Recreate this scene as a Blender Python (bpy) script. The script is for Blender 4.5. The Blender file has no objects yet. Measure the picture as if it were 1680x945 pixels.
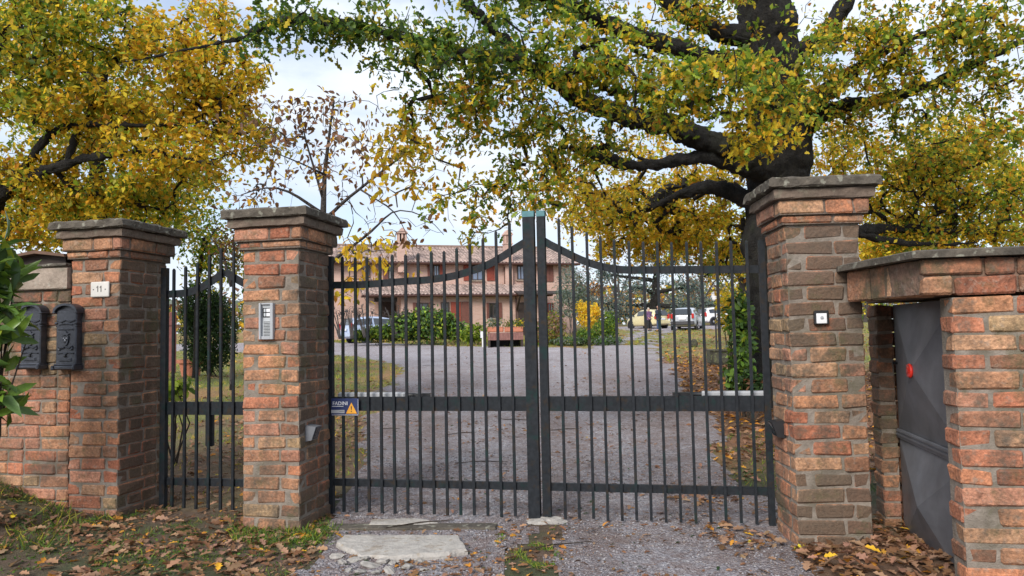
import bpy, math, random
import numpy as np
from mathutils import Vector, Matrix

# ------------------------------------------------------------------ camera, sky, sun, exposure
SC = bpy.context.scene
COL = SC.collection
FPX, CU, CV = 1200.0, 840.0, 472.5          # focal length and centre in photograph pixels (1680x945)
CAM_Z = 1.40
PITCH, ROLL = math.radians(3.46), math.radians(-1.15)
cam_d = bpy.data.cameras.new('camera'); cam = bpy.data.objects.new('camera', cam_d); COL.objects.link(cam)
cam_d.sensor_width = 36.0; cam_d.lens = 36.0 * FPX / 1680.0
cam_d.clip_start = 0.05; cam_d.clip_end = 2000
RM = Matrix.Rotation(math.pi/2 + PITCH, 3, 'X') @ Matrix.Rotation(ROLL, 3, 'Z')
cam.matrix_world = Matrix.Translation((0, 0, CAM_Z)) @ RM.to_4x4()
SC.camera = cam

SUN_EL, SUN_AZ = math.radians(34), math.radians(207)      # azimuth clockwise from +Y: from behind and left of the viewer
world = bpy.data.worlds.new('World'); SC.world = world; world.use_nodes = True
wn, wl = world.node_tree.nodes, world.node_tree.links
bg = wn['Background']
sky = wn.new('ShaderNodeTexSky'); sky.sky_type = 'NISHITA'; sky.sun_disc = False
sky.sun_elevation = SUN_EL; sky.sun_rotation = SUN_AZ
tc = wn.new('ShaderNodeTexCoord'); mp = wn.new('ShaderNodeMapping'); mp.inputs['Scale'].default_value = (1.0, 1.0, 2.6)
nz = wn.new('ShaderNodeTexNoise'); nz.inputs['Scale'].default_value = 3.2; nz.inputs['Detail'].default_value = 7; nz.inputs['Roughness'].default_value = 0.55
rp = wn.new('ShaderNodeValToRGB')
rp.color_ramp.elements[0].position = 0.30; rp.color_ramp.elements[0].color = (0.42, 0.42, 0.42, 1)
rp.color_ramp.elements[1].position = 0.56; rp.color_ramp.elements[1].color = (1, 1, 1, 1)
cloud = wn.new('ShaderNodeValToRGB')
cloud.color_ramp.elements[0].position = 0.33; cloud.color_ramp.elements[0].color = (0.50, 0.57, 0.70, 1)
cloud.color_ramp.elements[1].position = 0.62; cloud.color_ramp.elements[1].color = (0.80, 0.87, 0.97, 1)
gain = wn.new('ShaderNodeVectorMath'); gain.operation = 'SCALE'; gain.inputs['Scale'].default_value = 4.9
mx = wn.new('ShaderNodeMix'); mx.data_type = 'RGBA'
wl.new(tc.outputs['Generated'], mp.inputs['Vector']); wl.new(mp.outputs[0], nz.inputs['Vector'])
wl.new(nz.outputs['Fac'], rp.inputs['Fac']); wl.new(nz.outputs['Fac'], cloud.inputs['Fac'])
wl.new(cloud.outputs['Color'], gain.inputs[0])
wl.new(rp.outputs['Color'], mx.inputs['Factor']); wl.new(sky.outputs['Color'], mx.inputs['A']); wl.new(gain.outputs['Vector'], mx.inputs['B'])
wl.new(mx.outputs['Result'], bg.inputs['Color']); bg.inputs['Strength'].default_value = 0.10

sun_d = bpy.data.lights.new('sun', 'SUN'); sun_d.energy = 1.5; sun_d.angle = math.radians(24); sun_d.color = (1.0, 0.95, 0.88)
sun = bpy.data.objects.new('sun', sun_d); COL.objects.link(sun)
sdir = Vector((math.sin(SUN_AZ)*math.cos(SUN_EL), math.cos(SUN_AZ)*math.cos(SUN_EL), math.sin(SUN_EL)))
sun.rotation_euler = sdir.to_track_quat('Z', 'Y').to_euler()
VS = SC.view_settings
VS.view_transform = 'Standard'; VS.look = 'None'; VS.gamma = 1.0; VS.use_curve_mapping = False
VS.exposure = 1.35
SC.cycles.use_denoising = True
SC.cycles.max_bounces = 10; SC.cycles.diffuse_bounces = 6; SC.cycles.glossy_bounces = 2; SC.cycles.transmission_bounces = 4; SC.cycles.transparent_max_bounces = 6

rng = np.random.default_rng(11)
random.seed(5)

# ------------------------------------------------------------------ measuring helpers
def ray(u, v):
    return RM @ Vector(((u-CU)/FPX, (CV-v)/FPX, -1.0))
def P(u, v, Y):
    d = ray(u, v); return Vector((0, 0, CAM_Z)) + d*(Y/d.y)
def hit(u, v, p0, n):
    d = ray(u, v); o = Vector((0, 0, CAM_Z)); t = (Vector(p0)-o).dot(n)/d.dot(n); return o + d*t

# ------------------------------------------------------------------ numpy noise
def _h(ix, iy, s):
    n = (ix*374761393 + iy*668265263 + s*1442695041) & 0xffffffff
    n = ((n ^ (n >> 13))*1274126177) & 0xffffffff
    return ((n ^ (n >> 16)) & 0xffff)/65535.0
def vnoise(x, y, s=0):
    x = np.asarray(x, float); y = np.asarray(y, float)
    ix = np.floor(x).astype(np.int64); iy = np.floor(y).astype(np.int64); fx = x-ix; fy = y-iy
    fx = fx*fx*(3-2*fx); fy = fy*fy*(3-2*fy)
    a = _h(ix, iy, s); b = _h(ix+1, iy, s); c = _h(ix, iy+1, s); d = _h(ix+1, iy+1, s)
    return (a*(1-fx)+b*fx)*(1-fy) + (c*(1-fx)+d*fx)*fy
def fbm(x, y, s=0, o=4):
    r = 0; a = 0.5; f = 1.0
    for i in range(o):
        r = r + a*vnoise(np.asarray(x)*f, np.asarray(y)*f, s+i*17); a *= 0.5; f *= 2.03
    return r/(1-0.5**o)

# ------------------------------------------------------------------ terrain height
def hgt(x, y):
    x = np.asarray(x, float); y = np.asarray(y, float)
    t = np.clip(y-6.0, 0, 62)
    z = -0.03 + 0.024*t + 0.00012*t*t
    z = z + 0.34*np.exp(-((x+4.6)/0.85)**2-((y-5.9)/0.8)**2)          # bank against the mailbox wall
    z = z + 0.05*np.exp(-((x-2.15)/0.45)**2-((y-4.5)/0.5)**2)           # leaf heap by the metal door
    z = z + 0.25*np.exp(-((x-5.0)/1.6)**2-((y-12.0)/2.2)**2)            # root mound of the oak
    z = z + (fbm(x*0.35, y*0.35, 3)-0.5)*0.10*np.clip((y-6.5)/6, 0, 1)
    near = np.clip(1-(y-9)/14, 0.0, 1)
    z = z + (fbm(x*2.1, y*2.1, 9)-0.5)*0.05*near + (fbm(x*9, y*9, 21, 2)-0.5)*0.016*near
    return z
def hz(x, y): return float(hgt(x, y))

DRIVE = [(-1.1, -6), (-1.2, 2), (-1.35, 4.3), (-1.45, 6.1), (-1.95, 10), (-2.9, 16), (-3.3, 22), (-4.6, 26), (-8, 31), (-16, 36), (-34, 42), (-34, 47),
         (-15, 44.5), (-9, 42), (-5, 38), (-1.5, 34.5), (1, 33.0), (3.4, 31), (7.3, 45), (9, 52), (8, 54), (8, 61), (22, 61), (22, 54), (12, 52),
         (9.2, 45), (5.9, 31), (4.5, 21), (3.35, 14.7), (2.45, 9), (2.1, 7.2), (1.95, 5.3), (1.6, 4.2), (1.5, 2), (1.4, -6)]
def in_poly(x, y, poly):
    x = np.asarray(x); y = np.asarray(y); c = np.zeros(x.shape, bool); n = len(poly)
    for i in range(n):
        x1, y1 = poly[i]; x2, y2 = poly[(i+1) % n]
        k = ((y1 > y) != (y2 > y)); xi = (x2-x1)*(y-y1)/((y2-y1) if y2 != y1 else 1e-9)+x1
        c ^= k & (x < xi)
    return c
def in_drive(x, y):
    x = np.asarray(x, float); y = np.asarray(y, float)
    w = 0.15+0.018*np.clip(y, 0, 40)
    nx = x+(fbm(x*1.3, y*1.3, 5)-0.5)*2.4*w; ny = y+(fbm(x*1.3, y*1.3, 8)-0.5)*2.4*w
    r = in_poly(nx, ny, DRIVE)
    strip = (np.abs(nx-0.06) < 0.15) & (y > 4.0) & (y < 5.55)                      # weedy strip before the gate
    lane_c = 4.9+(y-31)*0.255
    strip |= (np.abs(nx-lane_c) < 0.42) & (y > 33) & (y < 51)                      # grass between the wheel tracks
    return r & ~strip

# ------------------------------------------------------------------ mesh helpers
class MB:
    def __init__(s): s.v = []; s.f = []; s.c = []; s.mi = []; s.cur = (0.5, 0.5, 0.5, 0.0); s.m = 0
    def pts(s, vs, col=None):
        i = len(s.v); s.v.extend([tuple(p) for p in vs]); s.c.extend([col or s.cur]*len(vs)); return i
    def face(s, *idx): s.f.append(idx); s.mi.append(s.m)
    def quad(s, a, b, c, d): i = s.pts([a, b, c, d]); s.face(i, i+1, i+2, i+3)
    def box(s, c, size, M=None, bev=0.0, jit=0.0, cols=None):
        """chamfered box: three vertices per corner; cols(axis,sign)->colour"""
        hx = [q/2 for q in size]; c = Vector(c); b = min(bev, min(hx)*0.8) if bev else 0.0
        if not bev:
            i = len(s.v); pp = []
            for sx in (-1, 1):
                for sy in (-1, 1):
                    for sz in (-1, 1):
                        q = Vector((sx*hx[0], sy*hx[1], sz*hx[2])); pp.append(c+(M @ q if M else q))
            s.pts(pp)
            for f in ((0, 1, 3, 2), (4, 6, 7, 5), (0, 4, 5, 1), (2, 3, 7, 6), (0, 2, 6, 4), (1, 5, 7, 3)): s.face(*[i+k for k in f])
            return
        idx = {}
        for sx in (-1, 1):
            for sy in (-1, 1):
                for sz in (-1, 1):
                    sg = (sx, sy, sz); jx = [random.uniform(-jit, jit) for _ in range(3)]
                    for a in range(3):
                        q = Vector([sg[k]*(hx[k] if k == a else hx[k]-b*random.uniform(0.7, 1.3))+jx[k] for k in range(3)])
                        idx[sg+(a,)] = s.pts([c+(M @ q if M else q)], cols(a, sg[a]) if cols else None)
        for a in range(3):
            o = [k for k in range(3) if k != a]
            for sg in (-1, 1):
                r = []
                for (p, q) in ((-1, -1), (1, -1), (1, 1), (-1, 1)):
                    t = [0, 0, 0]; t[a] = sg; t[o[0]] = p; t[o[1]] = q; r.append(idx[tuple(t)+(a,)])
                if (sg == 1) == (a == 1): r.reverse()
                s.face(*r)
        for a in range(3):                                                        # edges running along axis a
            o = [k for k in range(3) if k != a]
            for p in (-1, 1):
                for q in (-1, 1):
                    t0 = [0, 0, 0]; t0[o[0]] = p; t0[o[1]] = q; t1 = list(t0); t0[a] = -1; t1[a] = 1
                    s.face(idx[tuple(t0)+(o[0],)], idx[tuple(t1)+(o[0],)], idx[tuple(t1)+(o[1],)], idx[tuple(t0)+(o[1],)])
        for sx in (-1, 1):
            for sy in (-1, 1):
                for sz in (-1, 1): s.face(*[idx[(sx, sy, sz, a)] for a in range(3)])
    def bar(s, a, b, w, d, up=(0, 0, 1), bev=0.0):
        """box from a to b, w wide across, d deep along up"""
        a, b = Vector(a), Vector(b); x = (b-a).normalized(); u = Vector(up)
        if abs(x.dot(u)) > 0.98: u = Vector((0, 1, 0))
        y = u.cross(x).normalized(); z = x.cross(y)
        s.box((a+b)/2, ((b-a).length, w, d), Matrix((x, y, z)).transposed(), bev)
    def tube(s, pts, rad, n=8, cap=True):
        pts = [Vector(p) for p in pts]; rings = []; ref = None
        for k, p in enumerate(pts):
            t = (pts[min(k+1, len(pts)-1)]-pts[max(k-1, 0)])
            if t.length < 1e-9: t = Vector((0, 0, 1))
            t.normalize()
            if ref is None: ref = t.orthogonal()
            x = (ref-t*ref.dot(t)); x = x.normalized() if x.length > 1e-6 else t.orthogonal().normalized(); ref = x; y = t.cross(x)
            r = rad[k] if hasattr(rad, '__len__') else rad
            rings.append(s.pts([p+(x*math.cos(2*math.pi*j/n)+y*math.sin(2*math.pi*j/n))*r for j in range(n)]))
        for a, b in zip(rings, rings[1:]):
            for j in range(n): s.face(a+j, a+(j+1) % n, b+(j+1) % n, b+j)
        if cap: s.face(*[rings[0]+j for j in range(n)][::-1]); s.face(*[rings[-1]+j for j in range(n)])
    def lathe(s, prof, n=16, c=(0, 0, 0), axis='Z'):
        c = Vector(c); rings = []
        for r, z in prof:
            q = []
            for j in range(n):
                a = 2*math.pi*j/n; x, y = r*math.cos(a), r*math.sin(a)
                q.append(c+(Vector((x, y, z)) if axis == 'Z' else Vector((x, z, y)) if axis == 'Y' else Vector((z, x, y))))
            rings.append(s.pts(q))
        for a, b in zip(rings, rings[1:]):
            for j in range(n): s.face(a+j, a+(j+1) % n, b+(j+1) % n, b+j)
        s.face(*[rings[0]+j for j in range(n)][::-1]); s.face(*[rings[-1]+j for j in range(n)])
    def prism(s, poly, fr, to):
        """poly: list of Vector, extruded by vector to-fr"""
        d = Vector(to)-Vector(fr); n = len(poly)
        a = s.pts([Vector(p) for p in poly]); b = s.pts([Vector(p)+d for p in poly])
        s.face(*[a+k for k in range(n)][::-1]); s.face(*[b+k for k in range(n)])
        for k in range(n): s.face(a+k, a+(k+1) % n, b+(k+1) % n, b+k)
    def ellipsoid(s, c, r, nu=14, nv=9, noise=0.0):
        c = Vector(c); rows = []
        for i in range(1, nv):
            th = math.pi*i/nv
            rows.append(s.pts([c+Vector((r[0]*math.sin(th)*math.cos(2*math.pi*j/nu), r[1]*math.sin(th)*math.sin(2*math.pi*j/nu), r[2]*math.cos(th)))*(1+random.uniform(-noise, noise)) for j in range(nu)]))
        t = s.pts([c+Vector((0, 0, r[2]))]); b = s.pts([c-Vector((0, 0, r[2]))])
        for j in range(nu): s.face(t, rows[0]+j, rows[0]+(j+1) % nu); s.face(b, rows[-1]+(j+1) % nu, rows[-1]+j)
        for p, q in zip(rows, rows[1:]):
            for j in range(nu): s.face(p+j, q+j, q+(j+1) % nu, p+(j+1) % nu)
    def build(s, name, mat, parent=None, smooth=False, world=False):
        me = bpy.data.meshes.new(name)
        me.from_pydata(s.v, [], s.f)
        mats = mat if isinstance(mat, (list, tuple)) else [mat]
        for m in mats: me.materials.append(m)
        if len(mats) > 1: me.polygons.foreach_set('material_index', s.mi)
        at = me.attributes.new('col', 'FLOAT_COLOR', 'POINT'); at.data.foreach_set('color', np.array(s.c, np.float32).ravel())
        if smooth: me.polygons.foreach_set('use_smooth', [True]*len(me.polygons))
        import bmesh
        bm = bmesh.new(); bm.from_mesh(me); bmesh.ops.recalc_face_normals(bm, faces=bm.faces); bm.to_mesh(me); bm.free()
        return link(name, me, parent, world)

def root_of(o):
    while o.parent: o = o.parent
    return o
def link(name, me, parent=None, world=False):
    o = bpy.data.objects.new(name, me); COL.objects.link(o)
    if parent:
        if world: me.transform(RMAT[root_of(parent).name].inverted())
        o.parent = parent
    return o
RMAT = {}
def np_mesh(name, V, F, C, mat, parent=None, world=False, smooth=False):
    me = bpy.data.meshes.new(name); V = np.ascontiguousarray(V, np.float32); F = np.ascontiguousarray(F, np.int32)
    n, k = F.shape
    me.vertices.add(len(V)); me.vertices.foreach_set('co', V.ravel())
    me.loops.add(n*k); me.loops.foreach_set('vertex_index', F.ravel())
    me.polygons.add(n); me.polygons.foreach_set('loop_start', np.arange(0, n*k, k, dtype=np.int32)); me.polygons.foreach_set('loop_total', np.full(n, k, np.int32))
    if smooth: me.polygons.foreach_set('use_smooth', np.ones(n, bool))
    me.update(calc_edges=True)
    if C is not None:
        at = me.attributes.new('col', 'FLOAT_COLOR', 'POINT'); at.data.foreach_set('color', np.ascontiguousarray(C, np.float32).ravel())
    me.materials.append(mat)
    return link(name, me, parent, world)
def tag(o, label=None, cat=None, group=None, kind=None):
    if label: o['label'] = label
    if cat: o['category'] = cat
    if group: o['group'] = group
    if kind: o['kind'] = kind
    return o
def thing(name, label, cat, loc=(0, 0, 0), rz=0.0, group=None):
    o = bpy.data.objects.new(name, None); COL.objects.link(o); o.empty_display_size = 0.2
    o.location = loc; o.rotation_euler = (0, 0, rz)
    RMAT[o.name] = Matrix.Translation(loc) @ Matrix.Rotation(rz, 4, 'Z')
    return tag(o, label, cat, group)
def copy_tree(o, parent=None):
    c = o.copy(); COL.objects.link(c)
    if parent: c.parent = parent
    for ch in list(o.children): copy_tree(ch, c)
    return c
def text_mesh(name, body, size, mat, parent, M, depth=0.001):
    cu = bpy.data.curves.new(name, 'FONT'); cu.body = body; cu.size = size; cu.extrude = depth; cu.align_x = 'CENTER'; cu.align_y = 'CENTER'; cu.resolution_u = 3
    t = bpy.data.objects.new(name, cu); COL.objects.link(t)
    me = bpy.data.meshes.new_from_object(t.evaluated_get(bpy.context.evaluated_depsgraph_get()))
    bpy.data.objects.remove(t); bpy.data.curves.remove(cu)
    me.name = name; me.transform(M); me.materials.clear(); me.materials.append(mat)
    o = bpy.data.objects.new(name, me); COL.objects.link(o); o.parent = parent
    return o

# ------------------------------------------------------------------ materials
MATS = {}
class NT:
    def __init__(s, name):
        s.m = bpy.data.materials.new(name); s.m.use_nodes = True; s.n = s.m.node_tree.nodes; s.l = s.m.node_tree.links
        s.b = s.n['Principled BSDF']; MATS[name] = s.m
        s.tc = s.n.new('ShaderNodeTexCoord')
    def noise(s, scale, detail=4, rough=0.55, vec=None, out='Fac'):
        q = s.n.new('ShaderNodeTexNoise'); q.inputs['Scale'].default_value = scale; q.inputs['Detail'].default_value = detail; q.inputs['Roughness'].default_value = rough
        s.l.new(vec or s.tc.outputs['Object'], q.inputs['Vector']); return q.outputs[out]
    def ramp(s, fac, *st):
        r = s.n.new('ShaderNodeValToRGB'); e = r.color_ramp.elements
        while len(e) > len(st): e.remove(e[-1])
        while len(e) < len(st): e.new(0.5)
        for k, (p, c) in enumerate(st):
            e[k].position = p; e[k].color = (c, c, c, 1) if not hasattr(c, '__len__') else (*c, 1)
        s.l.new(fac, r.inputs['Fac']); return r.outputs['Color']
    def mix(s, f, a, b, mode='MIX'):
        q = s.n.new('ShaderNodeMix'); q.data_type = 'RGBA'; q.blend_type = mode
        for key, val in (('Factor', f), ('A', a), ('B', b)):
            if isinstance(val, bpy.types.NodeSocket): s.l.new(val, q.inputs[key])
            elif key == 'Factor': q.inputs[0].default_value = val
            else: q.inputs[key].default_value = (*val, 1)
        return q.outputs['Result']
    def math(s, op, a, b=0.0, clamp=False):
        q = s.n.new('ShaderNodeMath'); q.operation = op; q.use_clamp = clamp
        for k, val in enumerate((a, b)):
            if isinstance(val, bpy.types.NodeSocket): s.l.new(val, q.inputs[k])
            else: q.inputs[k].default_value = val
        return q.outputs[0]
    def attr(s, name='col'):
        q = s.n.new('ShaderNodeAttribute'); q.attribute_name = name; return q
    def base(s, c):
        if isinstance(c, bpy.types.NodeSocket): s.l.new(c, s.b.inputs['Base Color'])
        else: s.b.inputs['Base Color'].default_value = (*c, 1)
    def rough(s, r):
        if isinstance(r, bpy.types.NodeSocket): s.l.new(r, s.b.inputs['Roughness'])
        else: s.b.inputs['Roughness'].default_value = r
    def bump(s, h, strength=0.5, dist=0.01):
        q = s.n.new('ShaderNodeBump'); q.inputs['Strength'].default_value = strength; q.inputs['Distance'].default_value = dist
        s.l.new(h, q.inputs['Height']); s.l.new(q.outputs[0], s.b.inputs['Normal'])

def m_brick():
    t = NT('brick'); a = t.attr()
    n1 = t.noise(9, 6, 0.62); n2 = t.noise(55, 5, 0.6); n3 = t.noise(3.2, 5, 0.65); n4 = t.noise(22, 4, 0.7)
    c = t.mix(1.0, a.outputs['Color'], t.ramp(n1, (0.25, 0.50), (0.5, 1.0), (0.75, 1.35)), 'MULTIPLY')
    c = t.mix(0.85, c, t.ramp(n2, (0.3, 0.5), (0.7, 1.4)), 'MULTIPLY')
    pale = t.ramp(n4, (0.54, 0.0), (0.72, 0.55)); c = t.mix(pale, c, (0.36, 0.29, 0.23))          # lime and mortar smears
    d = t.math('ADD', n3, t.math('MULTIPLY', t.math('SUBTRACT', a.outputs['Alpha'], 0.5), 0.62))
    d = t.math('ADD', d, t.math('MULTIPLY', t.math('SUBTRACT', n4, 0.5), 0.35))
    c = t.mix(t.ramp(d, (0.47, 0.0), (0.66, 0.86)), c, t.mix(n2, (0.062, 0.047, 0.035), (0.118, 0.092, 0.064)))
    c = t.mix(t.ramp(t.noise(2.1, 6, 0.75), (0.53, 0.0), (0.63, 0.62)), c, (0.080, 0.078, 0.034))   # moss
    c = t.mix(t.ramp(t.noise(1.5, 7, 0.7), (0.52, 0.0), (0.66, 0.6)), c, (0.070, 0.054, 0.042))   # soot and damp stains
    t.base(c); t.rough(0.93)
    t.bump(t.math('ADD', t.math('MULTIPLY', n2, 0.6), n4), 1.0, 0.012); return t.m
def m_mortar():
    t = NT('mortar'); n1 = t.noise(14, 6, 0.65); n2 = t.noise(90, 3); n3 = t.noise(2.6, 4)
    c = t.ramp(n1, (0.3, (0.15, 0.125, 0.10)), (0.7, (0.29, 0.245, 0.205)))
    c = t.mix(t.ramp(n3, (0.5, 0.0), (0.65, 0.7)), c, (0.10, 0.088, 0.058))
    c = t.mix(t.ramp(t.noise(2.1, 6, 0.75), (0.53, 0.0), (0.63, 0.62)), c, (0.080, 0.078, 0.034))
    c = t.mix(t.ramp(t.noise(1.5, 7, 0.7), (0.52, 0.0), (0.66, 0.6)), c, (0.070, 0.054, 0.042))
    t.base(c); t.rough(0.95); t.bump(t.math('ADD', n1, t.math('MULTIPLY', n2, 0.5)), 0.9, 0.012); return t.m
def m_stone(name, c0, c1, lich=(0.30, 0.29, 0.24), moss=(0.06, 0.06, 0.03), lf=0.6):
    t = NT(name); n1 = t.noise(7, 7, 0.65); n2 = t.noise(40, 4, 0.6); n3 = t.noise(17, 3, 0.5)
    c = t.ramp(n1, (0.3, c0), (0.7, c1)); c = t.mix(t.ramp(n3, (lf, 0.0), (lf+0.06, 0.8)), c, lich)
    c = t.mix(t.ramp(t.noise(4, 5, 0.7), (0.55, 0.0), (0.7, 0.7)), c, moss)
    t.base(t.mix(0.5, c, t.ramp(n2, (0.3, 0.65), (0.7, 1.3)), 'MULTIPLY')); t.rough(0.95); t.bump(t.math('ADD', n1, n2), 0.8, 0.012); return t.m
def m_simple(name, col, rough=0.6, var=0.25, scale=12, metal=0.0, bump=0.0, spec=None, coat=0.0):
    t = NT(name); n = t.noise(scale, 5, 0.6)
    t.base(t.mix(1.0, col, t.ramp(n, (0.25, 1-var), (0.75, 1+var)), 'MULTIPLY'))
    t.rough(t.ramp(t.noise(scale*0.7, 3), (0.3, max(0.02, rough-0.08)), (0.7, min(1, rough+0.08)))); t.b.inputs['Metallic'].default_value = metal
    if coat: t.b.inputs['Coat Weight'].default_value = coat; t.b.inputs['Coat Roughness'].default_value = 0.08
    if spec is not None: t.b.inputs['Specular IOR Level'].default_value = spec
    if bump: t.bump(n, bump, 0.01)
    return t.m
def m_iron():
    t = NT('painted_iron'); n1 = t.noise(6, 6, 0.7); n2 = t.noise(30, 4, 0.6); n3 = t.noise(11, 5, 0.7)
    c = t.ramp(n2, (0.3, (0.0125, 0.0145, 0.0175)), (0.7, (0.025, 0.028, 0.033)))
    c = t.mix(t.ramp(n1, (0.54, 0.0), (0.63, 0.7)), c, (0.010, 0.030, 0.028))      # old green paint
    c = t.mix(t.ramp(n3, (0.56, 0.0), (0.66, 0.8)), c, (0.036, 0.025, 0.016))     # rust
    t.b.inputs['Specular IOR Level'].default_value = 0.14; t.base(c); t.rough(t.ramp(n1, (0.3, 0.45), (0.7, 0.65))); t.bump(n2, 0.25, 0.003); return t.m
def m_leaf(name='leaf', trans=0.55, rough=0.5):
    t = NT(name); a = t.attr(); n = t.noise(60, 2)
    c = t.mix(0.5, a.outputs['Color'], t.ramp(n, (0.3, 0.75), (0.7, 1.2)), 'MULTIPLY')
    t.base(c); t.rough(rough); t.b.inputs['Specular IOR Level'].default_value = 0.3
    tr = t.n.new('ShaderNodeBsdfTranslucent'); t.l.new(c, tr.inputs['Color'])
    ms = t.n.new('ShaderNodeMixShader'); ms.inputs[0].default_value = trans
    t.l.new(t.b.outputs[0], ms.inputs[1]); t.l.new(tr.outputs[0], ms.inputs[2]); t.l.new(ms.outputs[0], t.n['Material Output'].inputs['Surface']); return t.m
def m_bark(name, c0, c1, sc=9):
    t = NT(name)
    mpn = t.n.new('ShaderNodeMapping'); mpn.inputs['Scale'].default_value = (1, 1, 0.28); t.l.new(t.tc.outputs['Object'], mpn.inputs['Vector'])
    n1 = t.noise(sc, 8, 0.7, mpn.outputs[0]); n2 = t.noise(3, 4); n3 = t.noise(sc*3, 4, 0.6)
    c = t.ramp(n1, (0.35, c0), (0.68, c1)); c = t.mix(t.ramp(n3, (0.62, 0.0), (0.72, 0.6)), c, (c1[0]*2.2, c1[1]*2.3, c1[2]*2.2))
    c = t.mix(t.ramp(n2, (0.55, 0.0), (0.7, 0.4)), c, (0.035, 0.04, 0.018))
    t.base(c); t.rough(0.95); t.bump(t.math('ADD', n1, t.math('MULTIPLY', n3, 0.4)), 1.0, 0.09); return t.m
def m_ground():
    t = NT('ground_soil'); a = t.attr(); n1 = t.noise(18, 6, 0.7); n2 = t.noise(70, 4, 0.7); n3 = t.noise(2.2, 5, 0.6)
    c = t.mix(1.0, a.outputs['Color'], t.ramp(n1, (0.25, 0.55), (0.75, 1.45)), 'MULTIPLY')
    c = t.mix(t.ramp(n2, (0.55, 0.0), (0.72, 0.55)), c, (0.16, 0.085, 0.04))
    c = t.mix(t.ramp(n3, (0.5, 0.0), (0.7, 0.35)), c, (0.06, 0.075, 0.022))
    t.base(c); t.rough(0.97); t.bump(t.math('ADD', n1, n2), 1.0, 0.03); return t.m
def m_gravel():
    t = NT('gravel'); a = t.attr()
    v = t.n.new('ShaderNodeTexVoronoi'); v.inputs['Scale'].default_value = 60; t.l.new(t.tc.outputs['Object'], v.inputs['Vector'])
    v2 = t.n.new('ShaderNodeTexVoronoi'); v2.inputs['Scale'].default_value = 110; t.l.new(t.tc.outputs['Object'], v2.inputs['Vector'])
    n1 = t.noise(4.0, 6, 0.7); n2 = t.noise(1.1, 5, 0.65); n3 = t.noise(26, 5, 0.7)
    sep = t.n.new('ShaderNodeSeparateColor'); t.l.new(v.outputs['Color'], sep.inputs[0])
    st = t.ramp(sep.outputs[0], (0.0, (0.23, 0.222, 0.245)), (0.5, (0.36, 0.348, 0.385)), (0.85, (0.47, 0.455, 0.49)), (1.0, (0.62, 0.60, 0.61)))
    c = t.mix(1.0, st, t.ramp(v.outputs['Distance'], (0.0, 1.15), (0.5, 0.65)), 'MULTIPLY')
    n5 = t.noise(11, 7, 0.75); n6 = t.noise(0.45, 4, 0.6)
    c = t.mix(t.ramp(n3, (0.52, 0.0), (0.66, 0.75)), c, (0.135, 0.09, 0.075))
    c = t.mix(t.ramp(n5, (0.49, 0.0), (0.60, 0.75)), c, (0.15, 0.108, 0.098))
    c = t.mix(t.ramp(n1, (0.46, 0.0), (0.62, 0.60)), c, (0.19, 0.145, 0.135))
    c = t.mix(t.ramp(n2, (0.50, 0.0), (0.68, 0.45)), c, (0.12, 0.088, 0.076))
    c = t.mix(t.ramp(n6, (0.5, 0.0), (0.7, 0.3)), c, (0.36, 0.345, 0.36))
    c = t.mix(1.0, c, a.outputs['Color'], 'MULTIPLY')
    t.base(c); t.rough(0.95)
    t.bump(t.math('SUBTRACT', t.math('MULTIPLY', n3, 0.8), t.math('ADD', v.outputs['Distance'], t.math('MULTIPLY', v2.outputs['Distance'], 0.6))), 1.0, 0.02); return t.m
def m_housebrick():
    t = NT('house_brickwork')
    b = t.n.new('ShaderNodeTexBrick'); b.inputs['Scale'].default_value = 1.0; b.inputs['Brick Width'].default_value = 0.27; b.inputs['Row Height'].default_value = 0.075
    b.inputs['Mortar Size'].default_value = 0.012; b.inputs['Color1'].default_value = (0.56, 0.35, 0.29, 1); b.inputs['Color2'].default_value = (0.47, 0.27, 0.215, 1); b.inputs['Mortar'].default_value = (0.50, 0.40, 0.34, 1)
    sx = t.n.new('ShaderNodeSeparateXYZ'); t.l.new(t.tc.outputs['Object'], sx.inputs[0]); cx = t.n.new('ShaderNodeCombineXYZ')
    t.l.new(t.math('ADD', sx.outputs[0], sx.outputs[1]), cx.inputs[0]); t.l.new(sx.outputs[2], cx.inputs[1]); t.l.new(cx.outputs[0], b.inputs['Vector'])
    n = t.noise(0.9, 6, 0.65); c = t.mix(1.0, b.outputs['Color'], t.ramp(n, (0.25, 0.78), (0.75, 1.15)), 'MULTIPLY')
    t.base(c); t.rough(0.9); return t.m
def m_attr(name, rough=0.8, bump=0.3, scale=14):
    t = NT(name); a = t.attr(); n = t.noise(scale, 5, 0.65)
    t.base(t.mix(1.0, a.outputs['Color'], t.ramp(n, (0.25, 0.65), (0.75, 1.3)), 'MULTIPLY')); t.rough(rough)
    if bump: t.bump(n, bump, 0.02)
    return t.m
m_brick(); m_mortar(); m_iron(); m_leaf(); m_leaf('glossy_leaf', 0.28, 0.3); m_ground(); m_gravel(); m_housebrick()
m_leaf('dry_leaf', 0.2, 0.7); m_leaf('grass_blade', 0.35, 0.55)
m_stone('cap_stone', (0.045, 0.038, 0.030), (0.125, 0.105, 0.082), lich=(0.26, 0.25, 0.20), moss=(0.055, 0.055, 0.025), lf=0.57)
m_stone('slab_stone', (0.30, 0.275, 0.25), (0.47, 0.44, 0.40), lich=(0.33, 0.27, 0.20), moss=(0.20, 0.15, 0.10), lf=0.62)
m_stone('rock', (0.24, 0.22, 0.20), (0.42, 0.395, 0.36), lf=0.7)
m_stone('render_block', (0.24, 0.19, 0.15), (0.40, 0.32, 0.26), lich=(0.33, 0.29, 0.24), moss=(0.10, 0.09, 0.06))
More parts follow.
